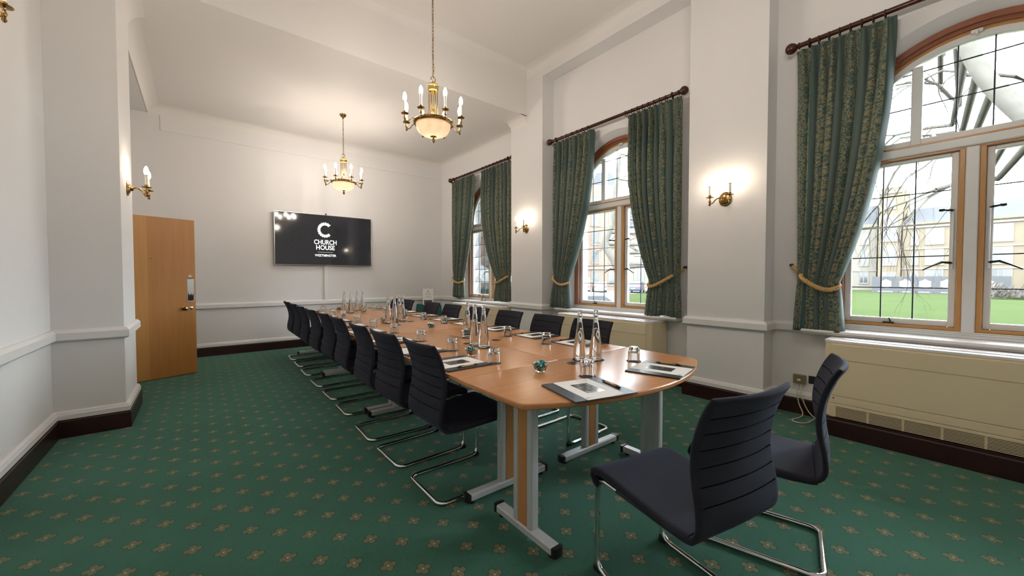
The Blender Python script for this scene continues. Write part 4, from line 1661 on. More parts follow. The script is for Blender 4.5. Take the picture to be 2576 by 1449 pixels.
# blotter: board with two leather flaps and a paper, photograph and print lines
BOARD = mesh_of(MB().cbox(-0.172, 0.172, -0.152, 0.152, 0.0, 0.005, 0.0015), 'blotter', 'black_leather')
FLAP = mesh_of(MB().cbox(-0.033, 0.033, -0.151, 0.151, 0.0, 0.0022, 0.0009), 'flap', 'black_leather')
PAD = mesh_of(MB().box(-0.106, 0.106, -0.149, 0.149, 0.0, 0.0022), 'paper_pad', 'paper')
PHO = mesh_of(MB().box(-0.050, 0.050, -0.074, 0.074, 0.0, 0.0003), 'photograph', 'photo_print')
lnm = MB()
for k_ in range(3):
    lnm.box(-0.088, -0.062 - 0.006 * k_, -0.130 + 0.004 * k_, -0.1288 + 0.004 * k_, 0, 0.0002)
    lnm.box(0.060 + 0.004 * k_, 0.090, 0.120 + 0.006 * k_, 0.1212 + 0.006 * k_, 0, 0.0002)
lnm.box(-0.095, -0.089, -0.134, -0.120, 0, 0.0002)
PRN = mesh_of(lnm, 'print_lines', 'print_grey')
PEN_B = mesh_of(MB().lathe([(0.0, 0.0), (0.0042, 0.0), (0.0046, 0.004), (0.0046, 0.088), (0.0040, 0.090), (0, 0.090)], 10).xf(Matrix.Rotation(-PI / 2, 4, 'X')), 'barrel', 'pen_wood')
PEN_T = mesh_of(MB().lathe([(0.0046, 0.090), (0.0050, 0.092), (0.0040, 0.108), (0.0016, 0.118), (0.0006, 0.122)], 10).xf(Matrix.Rotation(-PI / 2, 4, 'X')), 'tip', 'black_plastic')
pc = MB().lathe([(0.0026, -0.030), (0.0030, -0.024), (0.0050, -0.022), (0.0050, 0.0)], 10).xf(Matrix.Rotation(-PI / 2, 4, 'X'))
pc.cbox(-0.0018, 0.0018, -0.016, 0.024, 0.0052, 0.0068, 0.0006)
PEN_C = mesh_of(pc, 'clip_cap', 'black_plastic')


def place_setting(x, y, rz, who, glass=None):
    """blotter seen by a sitter looking along local +y; pen on the right flap"""
    b = link('blotter', BOARD, None, (x, y, ZC), (0, 0, rz))
    for s in (-1, 1):
        link('flap', FLAP, b, (s * 0.139, 0, 0.0050))
    tag(b, 'black blotter ' + who, 'blotter', 'blotters around the table')
    M4 = Matrix.Translation((x, y, ZC)) @ Matrix.Rotation(rz, 4, 'Z')
    p = link('paper_pad', PAD, None, M4 @ Vector((-0.001, 0.0, 0.0052)), (0, 0, rz))
    link('photograph', PHO, p, (0.0, 0.004, 0.0022))
    link('print_lines', PRN, p, (0, 0, 0.0022))
    tag(p, 'white notepaper with photograph ' + who, 'paper', 'papers around the table')
    e = empty('pen', M4 @ Vector((0.137, -0.045, 0.0122)), rz + jit.uniform(-0.05, 0.05))
    link('barrel', PEN_B, e)
    link('tip', PEN_T, e)
    link('clip_cap', PEN_C, e)
    tag(e, 'wooden pen with black tip ' + who, 'pen', 'pens around the table')
    if glass:
        gx, gy = glass
        q = link('coaster', COA, None, (gx + 0.003, gy + 0.002, ZC))
        tag(q, 'small black coaster under tumbler ' + who, 'coaster', 'glass coasters')
        g = link('tumbler', TUM, None, (gx, gy, ZC + 0.0018), (0, 0, jit.uniform(0, 6)))
        tag(g, 'upturned clear tumbler ' + who, 'tumbler', 'upturned tumblers')


for i, y in enumerate(LY):
    u0 = 0.018 * (y - 1.75)
    place_setting(1.238 + u0, y + 0.005, -PI / 2 + jit.uniform(-0.04, 0.04), 'on the table\'s door side, %s from the television' % ORD[i], (1.428 + u0, [6.629, 6.02, 5.45, 4.824, 4.23, 3.62, 3.009, 2.472, 1.943][i]))
RSET = [(6.82, 6.94), (6.27, 6.409), (5.74, 5.882), (5.02, 5.147), (4.40, 4.532), (3.86, 3.987), (3.26, 3.40), (2.66, 2.765), (2.15, 2.243)]
for i, (y, gy) in enumerate(RSET):
    u0 = 0.018 * (y - 1.75)
    place_setting(2.412 + u0, y - 0.03, PI / 2 + jit.uniform(-0.04, 0.04), 'on the table\'s window side, %s from the television' % ORD[i], (2.180 + u0, gy))
place_setting(1.445, 1.195, -0.25, 'at the rounded end, nearer the door side', (1.636, 1.358))
place_setting(2.095, 1.186, 0.22, 'at the rounded end, nearer the window side', (2.170, 1.418))


# swing-top bottles on big coasters
def bottle():
    r = empty('water_bottle')
    pr = [(0.0, 0.0), (0.036, 0.0), (0.0425, 0.004), (0.0435, 0.012), (0.0430, 0.030), (0.0400, 0.070), (0.0330, 0.130), (0.0250, 0.190), (0.0180, 0.240), (0.0145, 0.268), (0.0150, 0.272), (0.0160, 0.276), (0.0150, 0.281), (0.0138, 0.284), (0.0138, 0.296), (0.0150, 0.300), (0.0138, 0.304), (0.0100, 0.304)]
    inn = [(0.0100, 0.304), (0.0105, 0.270), (0.0150, 0.240), (0.0222, 0.190), (0.0302, 0.130), (0.0372, 0.070), (0.0402, 0.030), (0.0395, 0.014), (0.030, 0.010), (0.0, 0.012)]
    m = MB().lathe(pr + inn[1:], 28)
    m.build('glass', 'clear_glass', r, angle=45)
    wt_ = [(0.0, 0.0125), (0.0298, 0.0105), (0.0392, 0.0145), (0.0399, 0.030), (0.0369, 0.070), (0.0299, 0.130), (0.0219, 0.190), (0.0196, 0.206), (0.0, 0.206)]
    MB().lathe(wt_, 24).build('water', 'water', r, angle=45)
    MB().lathe([(0.0098, 0.300), (0.0098, 0.306), (0.0135, 0.308), (0.0150, 0.316), (0.0155, 0.323), (0.0125, 0.326), (0.0, 0.3255)], 18).build('stopper', 'clear_glass', r)
    wv = MB()
    for s in (-1, 1):
        wv.tube([(s * 0.0150, 0, 0.276), (s * 0.0185, 0.004, 0.292), (s * 0.0165, 0.002, 0.312), (s * 0.004, 0, 0.321)], 0.0012, 5)
    wv.tube([(0.0152 * math.cos(a), 0.0152 * math.sin(a), 0.279) for a in [2 * PI * k / 16 for k in range(16)]], 0.0012, 5, closed=True)
    wv.build('wire_clasp', 'steel', r)
    return r


bot0 = bottle()
BOT = [(1.932, 1.668, 'by the rounded end cable port'), (2.012, 1.600, 'by the rounded end, nearer the window'),
       (1.700, 2.560, 'on the first table pair, behind a sweet bowl'), (1.692, 2.425, 'on the first table pair, nearest the rounded end'), (1.865, 2.93, 'on the first table pair, window row'),
       (1.727, 4.44, 'on the second table pair, beside a sweet bowl'), (1.712, 4.215, 'on the second table pair, nearest the door chairs'), (1.970, 4.700, 'on the second table pair, farthest from the rounded end'), (1.955, 4.560, 'on the second table pair, beside the cable port'),
       (1.729, 6.235, 'on the third table pair, closest to the door side'), (1.790, 6.110, 'on the third table pair, second from the door side'), (1.985, 6.44, 'on the third table pair, third from the door side'), (2.105, 6.54, 'on the third table pair, closest to the window')]
for i, (x, y, wh) in enumerate(BOT):
    o = bot0 if i == 0 else copy_tree(bot0)
    o.location = (x, y, ZC + 0.0018)
    o.rotation_euler = (0, 0, 0.7 + i)
    tag(o, 'swing-top water bottle ' + wh, 'bottle', 'water bottles on the table')
    q = link('coaster', COB, None, (x + (0.004 if i not in (3, 6) else 0.012), y - (0.002 if i not in (3, 6) else 0.01), ZC))
    tag(q, 'black coaster under bottle ' + wh, 'coaster', 'bottle coasters')


# glass bowls of wrapped sweets
bp = [(0.0, 0.0), (0.026, 0.0), (0.029, 0.004), (0.034, 0.018), (0.043, 0.036), (0.050, 0.047), (0.0475, 0.0475), (0.040, 0.036), (0.031, 0.019), (0.024, 0.008), (0.0, 0.007)]
bowl_m = MB().lathe(bp, 32, (0, 0, 0), lambda a, z: 1 + 0.05 * math.cos(8 * a) * max(0, (z - 0.01) / 0.037))
BOWL = mesh_of(bowl_m, 'sweet_bowl', 'clear_glass', 40)
sw = MB()
sw.lathe([(0.0, -0.008), (0.005, -0.0065), (0.0072, 0.0), (0.005, 0.0065), (0.0, 0.008)], 6)
sw.poly([(0, 0, 0.007), (0.006, 0.003, 0.014), (0.0, 0.0065, 0.015), (-0.006, -0.002, 0.014), (0, -0.0055, 0.0145)], [(0, 1, 2), (0, 2, 3), (0, 3, 4), (0, 4, 1)])
sw.poly([(0, 0, -0.007), (0.006, -0.003, -0.014), (0.0, 0.0065, -0.015), (-0.006, 0.002, -0.014), (0, -0.0055, -0.0145)], [(0, 2, 1), (0, 3, 2), (0, 4, 3), (0, 1, 4)])
SW = [mesh_of(sw, 'wrapped_sweet', m_, 20) for m_ in ('foil_teal', 'foil_silver', 'foil_gold')]
SWN = ['teal', 'silver', 'gold']
BOWLS = [(1.515, 1.600, 'at the rounded end'), (1.462, 2.238, 'beside the first door side tumblers'), (1.925, 3.735, 'alone on the window row'), (1.925, 3.035, 'behind the first table pair bottles'), (1.718, 4.560, 'behind the second table pair bottles'), (1.962, 6.050, 'among the third table pair bottles'), (1.795, 6.760, 'nearest the television')]
for bi, (x, y, wh) in enumerate(BOWLS):
    o = link('sweet_bowl', BOWL, None, (x, y, ZC))
    tag(o, 'small scalloped glass bowl of sweets ' + wh, 'bowl', 'glass sweet bowls')
    rr = random.Random(20 + bi)
    lay = [(0.013, 5, 0.011), (0.024, 8, 0.023), (0.030, 10, 0.036), (0.014, 4, 0.042), (0.022, 5, 0.050)]
    for (rad, cnt, zz) in lay:
        for q in range(cnt):
            a = 2 * PI * (q + rr.uniform(-.2, .2)) / cnt + zz * 90
            ci = rr.choice([0, 0, 0, 1, 1, 2]) if bi != 1 else rr.choice([0, 0, 1, 2, 2])
            s_ = link('wrapped_sweet', SW[ci], None, (x + rad * math.cos(a), y + rad * math.sin(a), ZC + zz + rr.uniform(-.002, .002) + 0.004), (rr.uniform(0, 6), rr.uniform(0.8, 2.2), rr.uniform(0, 6)))
            tag(s_, '%s wrapped sweet in the glass bowl %s' % (SWN[ci], wh), 'sweet', '%s sweets in the bowl %s' % (SWN[ci], wh))

# ------------------------------------------------------------------ corner table with notice, plaque on the sill
ct = empty('cloth_table', (3.78, 7.45, 0))
m = MB()
n = 96
rows = [(0.712, 0.0), (0.700, 0.003), (0.5, 0.016), (0.2, 0.030), (0.004, 0.036)]
hx, hy = 0.17, 0.30
for (z, am) in rows:
    for k_ in range(n):
        a = 2 * PI * k_ / n
        e_ = 0.35
        x = hx * math.copysign(abs(math.cos(a)) ** e_, math.cos(a))
        y = hy * math.copysign(abs(math.sin(a)) ** e_, math.sin(a))
        l_ = math.hypot(x, y)
        f_ = 1 + am * (0.6 + math.sin(a * 19)) / l_
        m.v.append((x * f_, y * f_, z))
for i in range(len(rows) - 1):
    for k_ in range(n):
        m.f.append((i * n + k_, i * n + (k_ + 1) % n, (i + 1) * n + (k_ + 1) % n, (i + 1) * n + k_))
m.f.append(tuple(range(n)))
m.build('skirted_cloth', 'green_cloth', ct, angle=50)
tag(ct, 'small table under a green skirted cloth in the corner', 'table')
sg = empty('notice_card', (3.74, 7.40, 0.7125), -0.47)
crd = MB().cbox(-0.108, 0.108, -0.003, 0.003, 0.0, 0.335, 0.001).build('card', 'paper', sg)
crd.rotation_euler = (-0.06, 0, 0)
lm = MB()
for z, wd in ((0.235, 0.05), (0.212, 0.065), (0.172, 0.045), (0.148, 0.075)):
    lm.box(-wd, wd, -0.0036, -0.003, z, z + 0.006)
lm.box(-0.02, 0.02, -0.0036, -0.003, 0.268, 0.290)
lm.build('print_lines', 'print_grey', crd, smooth=False)
MB().box(-0.085, 0.085, -0.0036, -0.003, 0.005, 0.095).build('photograph', 'photo_print', crd, smooth=False)
tag(sg, 'white printed notice card standing on the green cloth', 'sign')
pq = empty('award_plaque', (4.36, 6.28, 0.8208), -0.55)
st = MB()
for s in (-1, 1):
    st.tube([(-0.035, s * 0.05, 0.003), (-0.04, s * 0.05, 0.022), (-0.018, s * 0.05, 0.014), (0.03, s * 0.045, 0.105)], 0.002, 5)
    st.tube([(0.03, s * 0.045, 0.105), (0.06, s * 0.05, 0.003)], 0.002, 5)
    st.tube([(-0.035, s * 0.05, 0.003), (0.06, s * 0.05, 0.003)], 0.002, 5)
st.tube([(0.03, -0.045, 0.105), (0.03, 0.045, 0.105)], 0.002, 5)
st.build('wire_easel', 'dark_metal', pq)
pp = MB().cbox(-0.006, 0.006, -0.065, 0.065, 0.0, 0.175, 0.003).build('plaque', 'plaque_brown', pq, loc=(-0.016, 0, 0.017), rot=(0, 0.22, 0))
MB().box(-0.0072, -0.006, -0.045, 0.045, 0.03, 0.15).build('face_plate', 'photo_print', pp, smooth=False)
tag(pq, 'small brown plaque on a wire easel on the window sill', 'plaque')

# ------------------------------------------------------------------ outside
ZG = -0.72
struct(MB().box(XO + 0.01, 130, -80, 90, ZG - 0.3, ZG).build('lawn', 'lawn_grass', smooth=False), 'wide green lawn outside the windows')
struct(MB().prism([(XO + 0.02, 9.0), (24, 17.0), (40, 27.5), (72, 30), (72, 80), (XO + 0.02, 80)], ZG, ZG + 0.03).build('pavement', 'pavement', smooth=False), 'pale paving and road along the brick houses')


def facade(name, origin, direction, width, height, mat, label, cat, wins, bands=(), roof=None, quoins=False, depth=8.0, winmat='pale_stone'):
    """a building whose front runs from origin along direction; wins: list of (u, z, w, h, lights)"""
    ang = math.atan2(direction[1], direction[0])
    r = empty(name, (origin[0], origin[1], ZG), ang)
    MB().box(0, width, 0, depth, 0, height).build('wall', mat, r, smooth=False)
    for (z0, z1, pr_) in bands:
        MB().box(-0.05, width + 0.05, -pr_, 0.02, z0, z1).build('string_course', 'pale_stone', r, smooth=False)
    if quoins:
        for u in (0, width - 0.5):
            for q in range(int(height / 0.8)):
                if q % 2 == 0:
                    MB().box(u - 0.02, u + 0.52, -0.04, 0.02, q * 0.8, q * 0.8 + 0.55).build('quoin', 'pale_stone', r, smooth=False)
    for (u, z, w_, h_, n_) in wins:
        s = MB()
        s.box(u - 0.18, u + w_ + 0.18, -0.10, 0.03, z - 0.22, z)
        s.box(u - 0.14, u + w_ + 0.14, -0.06, 0.03, z + h_, z + h_ + 0.25)
        s.box(u - 0.16, u, -0.06, 0.03, z, z + h_)
        s.box(u + w_, u + w_ + 0.16, -0.06, 0.03, z, z + h_)
        for q in range(1, n_):
            uu = u + w_ * q / n_
            s.box(uu - 0.05, uu + 0.05, -0.05, 0.03, z, z + h_)
        s.box(u, u + w_, -0.045, 0.03, z + h_ * 0.58, z + h_ * 0.58 + 0.07)
        wo = s.build('window', winmat, r, smooth=False)
        MB().box(u, u + w_, -0.012, 0.0, z, z + h_).build('pane', 'ext_glass', wo, smooth=False)
    if roof:
        rh, ov = roof
        MB().poly([(-ov, -ov, height), (width + ov, -ov, height), (width + ov, depth, height), (-ov, depth, height), (-ov + 0.6, depth * 0.5, height + rh), (width + ov - 0.6, depth * 0.5, height + rh)],
                  [(0, 1, 5, 4), (1, 2, 5), (2, 3, 4, 5), (3, 0, 4), (0, 3, 2, 1)]).build('roof', 'slate', r, smooth=False)
    tag(r, label, 'building')
    return r


# sandstone range beyond the lawn (front faces the room)
st_w = []
for z, h_ in ((1.2, 1.9), (4.0, 1.9), (6.9, 1.9)):
    st_w += [(1.0, z, 0.55, h_ * 0.8, 1), (2.45, z, 1.55, h_, 3), (5.0, z, 0.5, h_ * 0.9, 1), (6.2, z, 1.2, h_, 2), (8.4, z, 1.5, h_, 3), (11.2, z, 0.6, h_, 1)]
facade('stone_range', (81, 7.75), (0, -1), 16.0, 10.0, 'stone', 'golden sandstone range with mullioned windows beyond the lawn', 'building', st_w, [(3.2, 3.4, 0.12), (6.1, 6.3, 0.12), (9.2, 9.6, 0.2)], (2.6, 0.0), depth=10)
facade('stone_tower', (80.6, 10.3), (0, -1), 2.45, 15.5, 'stone', 'tall pale sandstone tower block with arched triple windows beyond the lawn', 'building', [(0.55, 1.2, 1.4, 1.4, 3), (0.55, 4.0, 1.4, 2.6, 3), (0.55, 7.6, 1.4, 1.7, 3), (0.55, 9.9, 1.4, 1.3, 3), (0.7, 12.4, 1.0, 1.2, 2)], [(14.6, 15.0, 0.15)], None, depth=10)
facade('stone_wing', (82.5, 24.5), (0, -1), 13.8, 10.5, 'pale_stone', 'pale stone wing with steep roof left of the sandstone tower', 'building', [(11.9, 1.2, 0.9, 1.6, 2), (11.9, 4.0, 0.9, 2.4, 2), (11.9, 7.4, 0.9, 1.6, 2), (9.3, 4.0, 1.0, 1.8, 2), (9.3, 1.2, 1.0, 1.6, 2), (9.3, 7.2, 1.0, 1.6, 2), (6.0, 4.0, 1.2, 1.8, 2), (6.0, 1.2, 1.2, 1.6, 2)], [(3.0, 3.2, 0.1), (10.0, 10.3, 0.15)], (3.5, 0.0), depth=10, winmat='pale_stone')

# dark hoarding with pale rosettes in front of it
hd = [(70.5, 16.2, 11.6), (70.5, 9.55, 7.0), (70.5, 6.98, 5.6), (70.5, 5.58, 3.9), (70.5, 3.88, 1.6), (70.5, 1.58, -2.0)]
for i, (x, ya, yb) in enumerate(hd):
    h = empty('hoarding_panel', (x, (ya + yb) / 2, ZG))
    hw = (ya - yb) / 2
    MB().box(0, 0.15, -hw + 0.02, hw - 0.02, 0.35, 2.15).build('board', 'hoard_dark', h, smooth=False)
    MB().box(-0.10, 0.35, -hw, hw, 0.0, 0.35).build('kickboard', 'hoard_dark', h, smooth=False)
    ro = MB().lathe([(0.55, 0.0), (0.50, 0.03), (0, 0.04)], 20, (0, 0, 0), lambda a, z: 1 + 0.12 * math.cos(6 * a))
    ro.xf(Matrix.Rotation(-PI / 2, 4, 'Y'))
    ro.build('rosette', 'hoard_white', h, loc=(-0.002, 0.1 * (-1) ** i, 1.2))
    MB().box(-0.13, -0.10, -hw * 0.6, hw * 0.5, 0.12, 0.24).build('name_strip', 'hoard_white', h, smooth=False)
    tag(h, 'dark hoarding panel with white rosette across the lawn, %s from the stone wing' % ORD[i], 'hoarding', 'hoarding panels across the lawn')
sb = MB()
rr = random.Random(5)
for q in range(5200):
    x, y = 60 + rr.uniform(-3, 8), rr.uniform(-34, -0.2)
    s_ = rr.uniform(0.12, 0.42)
    zc = ZG + 0.1 + abs(rr.gauss(0, 1.5)) * (0.6 + 0.4 * math.sin(y * 0.7))
    pts = []
    for (dx, dy, dz) in ((1, 0, 0.2), (-1, 0.3, 0), (0, 1, 0), (0, -0.3, 1)):
        pts.append((x + dx * s_ * rr.uniform(.3, 1.3), y + dy * s_ * rr.uniform(.3, 1.3), max(ZG + 0.01, zc + dz * s_ * rr.uniform(.5, 2.0))))
    sb.poly(pts, [(0, 1, 2), (0, 2, 3), (1, 3, 2), (0, 3, 1)])
o = sb.build('scrub', 'brush', smooth=False)
tag(o, 'grey brown winter scrub beyond the lawn', 'shrubs', kind='stuff')

# brick mansion blocks along the road
bw = []
for z, h_ in ((0.9, 2.0), (4.4, 1.9), (7.3, 1.9), (10.2, 1.9), (13.0, 1.7)):
    bw += [(1.0, z, 1.1, h_, 2), (3.7, z, 1.3, h_, 2), (6.1, z, 1.0, h_, 2), (8.8, z, 1.3, h_, 2), ]
facade('brick_mansion', (43.4, 43.0), (0.76, -0.66), 10.4, 16.5, 'red_brick', 'red brick mansion block with white stone window surrounds behind the bare tree', 'building', bw, [(3.3, 3.7, 0.2), (12.4, 12.7, 0.2)], (3.0, 0.0), True)
facade('stone_house', (52.2, 35.2), (0.76, -0.66), 14.0, 9.5, 'pale_stone', 'buff stone house with leaded triple windows beside the brick mansion', 'building', [(1.0, 1.5, 1.5, 2.0, 3), (1.0, 5.6, 1.5, 2.0, 3), (3.6, 1.5, .6, 2.0, 1), (3.6, 5.6, .6, 2.0, 1), (5.6, 1.0, 1.0, 3.0, 2), (8.0, 1.5, 1.5, 2.0, 3), (8.0, 5.6, 1.5, 2.0, 3)], [(4.3, 4.5, 0.1)], (4.0, 0.0))
bw = []
for z, h_ in ((1.0, 2.0), (4.2, 2.2), (7.4, 2.2), (10.4, 2.2)):
    bw += [(1.2, z, 1.1, h_, 2), (3.6, z, 1.3, h_, 2), (6.0, z, 1.1, h_, 2), (8.4, z, 1.3, h_, 2)]
facade('brick_mansion', (19.2, 41.5), (0.88, -0.47), 11.0, 17.0, 'red_brick', 'red brick mansion block seen through the window nearest the television', 'building', bw, [(3.4, 3.7, 0.2), (6.8, 7.0, 0.15)], (3.0, 0.3), True)
cn = empty('marquee', (19.0, 27.5, ZG), -0.5)
MB().poly([(-2.4, -1.5, 1.6), (2.4, -1.5, 1.6), (2.4, 1.5, 1.6), (-2.4, 1.5, 1.6), (0, 0, 3.1)], [(0, 1, 4), (1, 2, 4), (2, 3, 4), (3, 0, 4), (0, 3, 2, 1)]).build('roof', 'canvas_white', cn, smooth=False)
for sx in (-1, 1):
    for sy in (-1, 1):
        MB().tube([(sx * 2.3, sy * 1.4, 0.03), (sx * 2.3, sy * 1.4, 1.6)], 0.05, 8).build('pole', 'canvas_white', cn)
tag(cn, 'white pointed marquee roof in front of the brick mansion', 'marquee')
hg = empty('clipped_hedge', (16.6, 23.5, ZG + 0.03), -0.5)
MB().cbox(-3.0, 3.0, -0.4, 0.4, 0, 1.25, 0.12).build('foliage', 'hedge_green', hg)
tag(hg, 'clipped green hedge in front of the white marquee', 'hedge')


def vehicle(name, loc, rz, mat, L_, W_, H_, label, van=False):
    """rear at local y=0 facing -y"""
    r = empty(name, loc, rz)
    hw = W_ / 2
    if van:
        side = [(0, 0.35), (0, H_ * 0.55), (0.12, H_ - 0.05), (0.3, H_), (L_ * 0.72, H_), (L_ * 0.86, H_ * 0.62), (L_ - 0.05, H_ * 0.48), (L_, 0.4), (L_ - .05, 0.25), (0.05, 0.25)]
        gl = [(L_ * 0.66, H_ * 0.64), (L_ * 0.66, H_ * 0.9), (L_ * 0.74, H_ * 0.9), (L_ * 0.83, H_ * 0.64)]
    else:
        side = [(0, 0.45), (0.0, 0.80), (0.10, 0.92), (0.35, H_ - 0.08), (0.6, H_), (L_ * 0.52, H_), (L_ * 0.70, H_ * 0.68), (L_ * 0.95, H_ * 0.56), (L_, H_ * 0.42), (L_ - .05, 0.25), (0.05, 0.25)]
        gl = [(0.42, H_ * 0.68), (0.66, H_ * 0.93), (L_ * 0.51, H_ * 0.93), (L_ * 0.64, H_ * 0.68)]
    MB().prism_x(side, -hw, hw).build('body', mat, r, smooth=False)
    MB().prism_x(gl, -hw - 0.01, hw + 0.01).build('side_glass', 'ext_glass', r, smooth=False)
    z0, z1 = (H_ * 0.58, H_ * 0.85) if van else (0.97, H_ - 0.14)
    MB().poly([(-hw * 0.8, -0.02 if van else 0.10, z0), (hw * 0.8, -0.02 if van else 0.10, z0), (hw * 0.7, 0.07 if van else 0.32, z1), (-hw * 0.7, 0.07 if van else 0.32, z1), (-hw * 0.8, 0.2 if van else 0.4, z0), (hw * 0.8, 0.2 if van else 0.4, z0)],
              [(0, 1, 2, 3), (0, 4, 5, 1), (2, 5, 4, 3), (1, 5, 2), (0, 3, 4)]).build('rear_glass', 'ext_glass', r, smooth=False)
    for s in (-1, 1):
        MB().box(*sorted((s * hw * 0.96, s * hw * 0.66)), -0.025, 0.02, 0.66, 0.84).build('tail_lamp', 'lamp_red', r, smooth=False)
        for yy in (L_ * 0.2, L_ * 0.8):
            wh = MB().lathe([(0.31, -0.1), (0.31, 0.1)], 16).xf(Matrix.Rotation(PI / 2, 4, 'Y'))
            wh.build('wheel', 'tyre', r, loc=(s * (hw - 0.08), yy, 0.31))
    MB().box(-0.26, 0.26, -0.03, 0.0, 0.52, 0.64).build('number_plate', 'plate_yellow', r, smooth=False)
    tag(r, label, 'van' if van else 'car', 'vehicles parked by the brick mansion')


zr = ZG + 0.032
vehicle('parked_car', (38.7, 36.2, zr), -0.85, 'car_grey', 4.2, 1.75, 1.45, 'grey hatchback parked left of the white van')
vehicle('parked_van', (40.2, 34.2, zr), -0.85, 'car_white', 4.6, 1.9, 2.0, 'white van parked before the brick mansion', True)
vehicle('parked_car', (41.6, 32.4, zr), -0.85, 'car_white', 4.2, 1.75, 1.4, 'white hatchback parked beside the white van')
vehicle('parked_car', (43.2, 28.4, zr), -1.15, 'car_blue', 4.6, 1.75, 1.45, 'dark blue estate car at the lawn edge')
vehicle('parked_car', (44.5, 26.6, zr - 0.03), -1.3, 'car_white', 4.3, 1.8, 1.45, 'white saloon car half hidden by a curtain at the lawn edge')
vehicle('parked_car', (9.6, 10.35, zr), -2.0, 'car_white', 4.4, 1.8, 1.42, 'white car roof and rear window just outside the middle window')


# bare trees
def tree(loc, trunk, rnd, depth, label, spread=0.55, droop=0.0, tw_n=3):
    r = empty('bare_tree', loc)
    tm_, tg_ = MB(), MB()
    cnt = [0]

    def grow(p, d, ln, rad, lv):
        if cnt[0] > 2600:
            return
        cnt[0] += 1
        pts = [p]
        rs = [rad]
        n_ = 4 if lv < 3 else 3
        for k_ in range(n_):
            d = (d + Vector((rnd.uniform(-1, 1), rnd.uniform(-1, 1), rnd.uniform(-1, 1))) * (0.16 if lv < 2 else 0.26) + Vector((0, 0, -droop * lv * 0.05))).normalized()
            p = p + d * ln / n_
            if p.x < 6.2:
                p.x = 6.2 + (6.2 - p.x) * 0.3
            if p.z < ZG + 0.9:
                p.z = ZG + 0.9
            pts.append(p.copy())
            rs.append(rad * (1 - 0.38 * (k_ + 1) / n_))
        (tm_ if rad > 0.035 else tg_).tube(pts, rs, 8 if rad > 0.15 else (5 if rad > 0.03 else 3), caps=False)
        if lv >= depth:
            return
        nb = 2 if lv < 1 else rnd.choice((2, 3, 3))
        if lv >= depth - 2:
            nb = tw_n
        for b in range(nb):
            ax = d.orthogonal().normalized()
            ax.rotate(Matrix.Rotation(rnd.uniform(0, 2 * PI), 3, d))
            nd = (d + ax * rnd.uniform(spread * 0.6, spread * 1.5)).normalized()
            k_ = rnd.choice((2, 3)) if n_ == 3 else rnd.choice((2, 3, 4))
            q = pts[min(k_, len(pts) - 1)] if b else pts[-1]
            grow(q.copy(), nd, ln * rnd.uniform(0.62, 0.86), rs[-1] * (0.82 if b == 0 else rnd.uniform(0.45, 0.7)), lv + 1)
    for (pts, rad, subs) in trunk:
        P = catmull(pts, 5)
        n_ = len(P)
        tm_.tube(P, [rad[0] + (rad[1] - rad[0]) * i / (n_ - 1) for i in range(n_)], 12, caps=False)
        for (f_, d, ln, rd) in subs:
            grow(Vector(P[int(f_ * (n_ - 1))]), Vector(d).normalized(), ln, rd, 1)
    tm_.build('limbs', 'bark', r, angle=80)
    if tg_.v:
        tg_.build('twigs', 'twig', r, angle=80)
    tag(r, label, 'tree', 'bare winter trees outside')


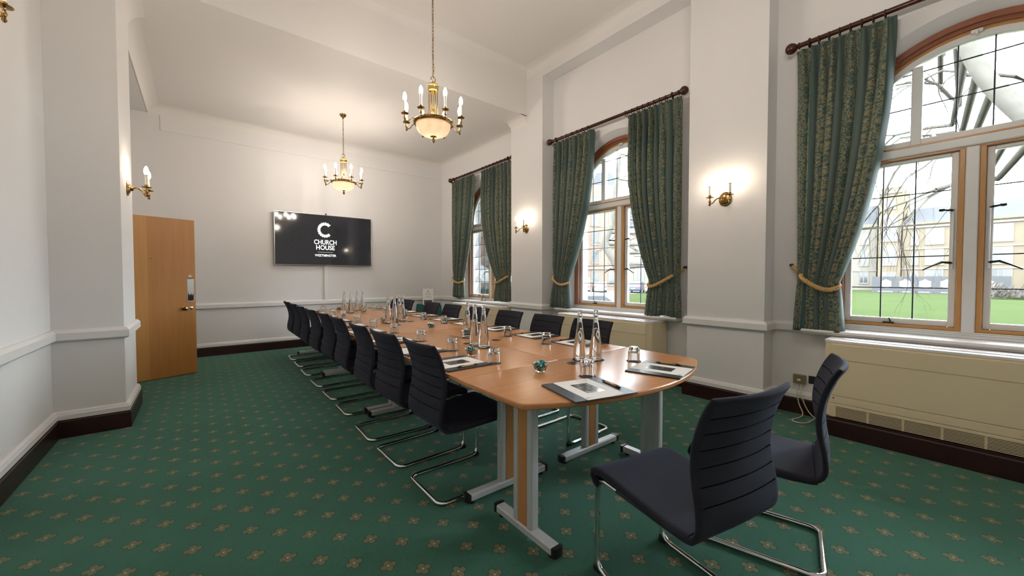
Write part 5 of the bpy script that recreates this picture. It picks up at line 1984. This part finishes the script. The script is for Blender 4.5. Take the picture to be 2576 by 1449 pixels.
tree((25.5, 17.6, ZG + 0.03), [([(0, 0, 0), (-0.1, 0.1, 1.8), (-0.5, 0.6, 3.4), (-0.9, 1.1, 4.6), (-0.6, 0.7, 6.2), (-0.5, 0.5, 8.4), (-0.2, 0.3, 11.5)], (0.42, 0.12),
       [(0.28, (-0.6, 0.75, 0.35), 4.2, 0.20), (0.42, (-0.5, 0.8, 0.6), 3.4, 0.14), (0.5, (0.5, -0.6, 0.6), 2.8, 0.13), (0.62, (-0.4, 0.5, 0.8), 3.0, 0.12), (0.72, (0.4, -0.4, 0.8), 2.6, 0.10), (0.82, (-0.5, 0.6, 0.6), 2.6, 0.08), (0.92, (0.5, -0.5, 0.7), 2.4, 0.08), (1.0, (0, 0, 1), 2.6, 0.08)])],
     random.Random(11), 5, 'bare street tree with a forked trunk outside the middle window', 0.55, 0.3)
tree((19.5, -1.9, ZG + 0.002), [([(0, 0, 0), (0.0, 0.0, 2.0), (-0.05, 0.05, 4.0), (-0.15, 0.25, 5.6)], (0.80, 0.52), []),
      ([(-0.15, 0.25, 5.3), (-0.4, 1.1, 6.6), (-0.8, 2.0, 8.1), (-1.2, 2.6, 9.8), (-1.5, 3.2, 12.0)], (0.30, 0.13),
       [(0.22, (-0.5, 0.9, 0.1), 2.8, 0.13), (0.34, (-0.7, 0.8, -0.25), 3.0, 0.11), (0.45, (-0.3, 0.9, -0.1), 3.0, 0.12), (0.56, (-0.6, 0.7, 0.2), 2.8, 0.12), (0.66, (0.1, 0.9, 0.5), 2.6, 0.11), (0.78, (-0.8, 0.3, 0.6), 2.6, 0.11), (0.9, (-0.3, 0.8, 0.6), 2.4, 0.10), (1.0, (-0.1, 0.4, 1), 3.0, 0.14)]),
      ([(-0.15, 0.25, 5.3), (0.1, 0.2, 7.5), (0.0, 0.1, 10), (-0.3, 0.4, 13)], (0.5, 0.2),
       [(0.4, (-0.8, 0.8, 0.3), 3.2, 0.14), (0.7, (-0.5, 0.9, 0.4), 3.2, 0.14), (0.5, (-0.9, -0.3, 0.2), 3.0, 0.13), (1.0, (0, 0.3, 1), 3, 0.13)])],
     random.Random(23), 5, 'huge bare plane tree with a pale trunk beside the lawn', 0.6, 1.6)
tree((30.5, 38.5, ZG + 0.032), [([(0, 0, 0), (0.1, 0, 2.2), (-0.1, 0.1, 4.5), (0, 0.3, 7.5), (0.1, 0.2, 11)], (0.22, 0.07),
       [(0.35, (-0.3, 0.8, 0.5), 3.0, 0.09), (0.45, (0.2, -0.8, 0.5), 3.0, 0.09), (0.6, (-0.2, 0.8, 0.6), 2.8, 0.08), (0.7, (0.2, -0.7, 0.7), 2.8, 0.08), (1.0, (0, 0, 1), 2.4, 0.06)])],
     random.Random(41), 5, 'bare tree between the two brick mansion blocks', 0.6, 0.3)
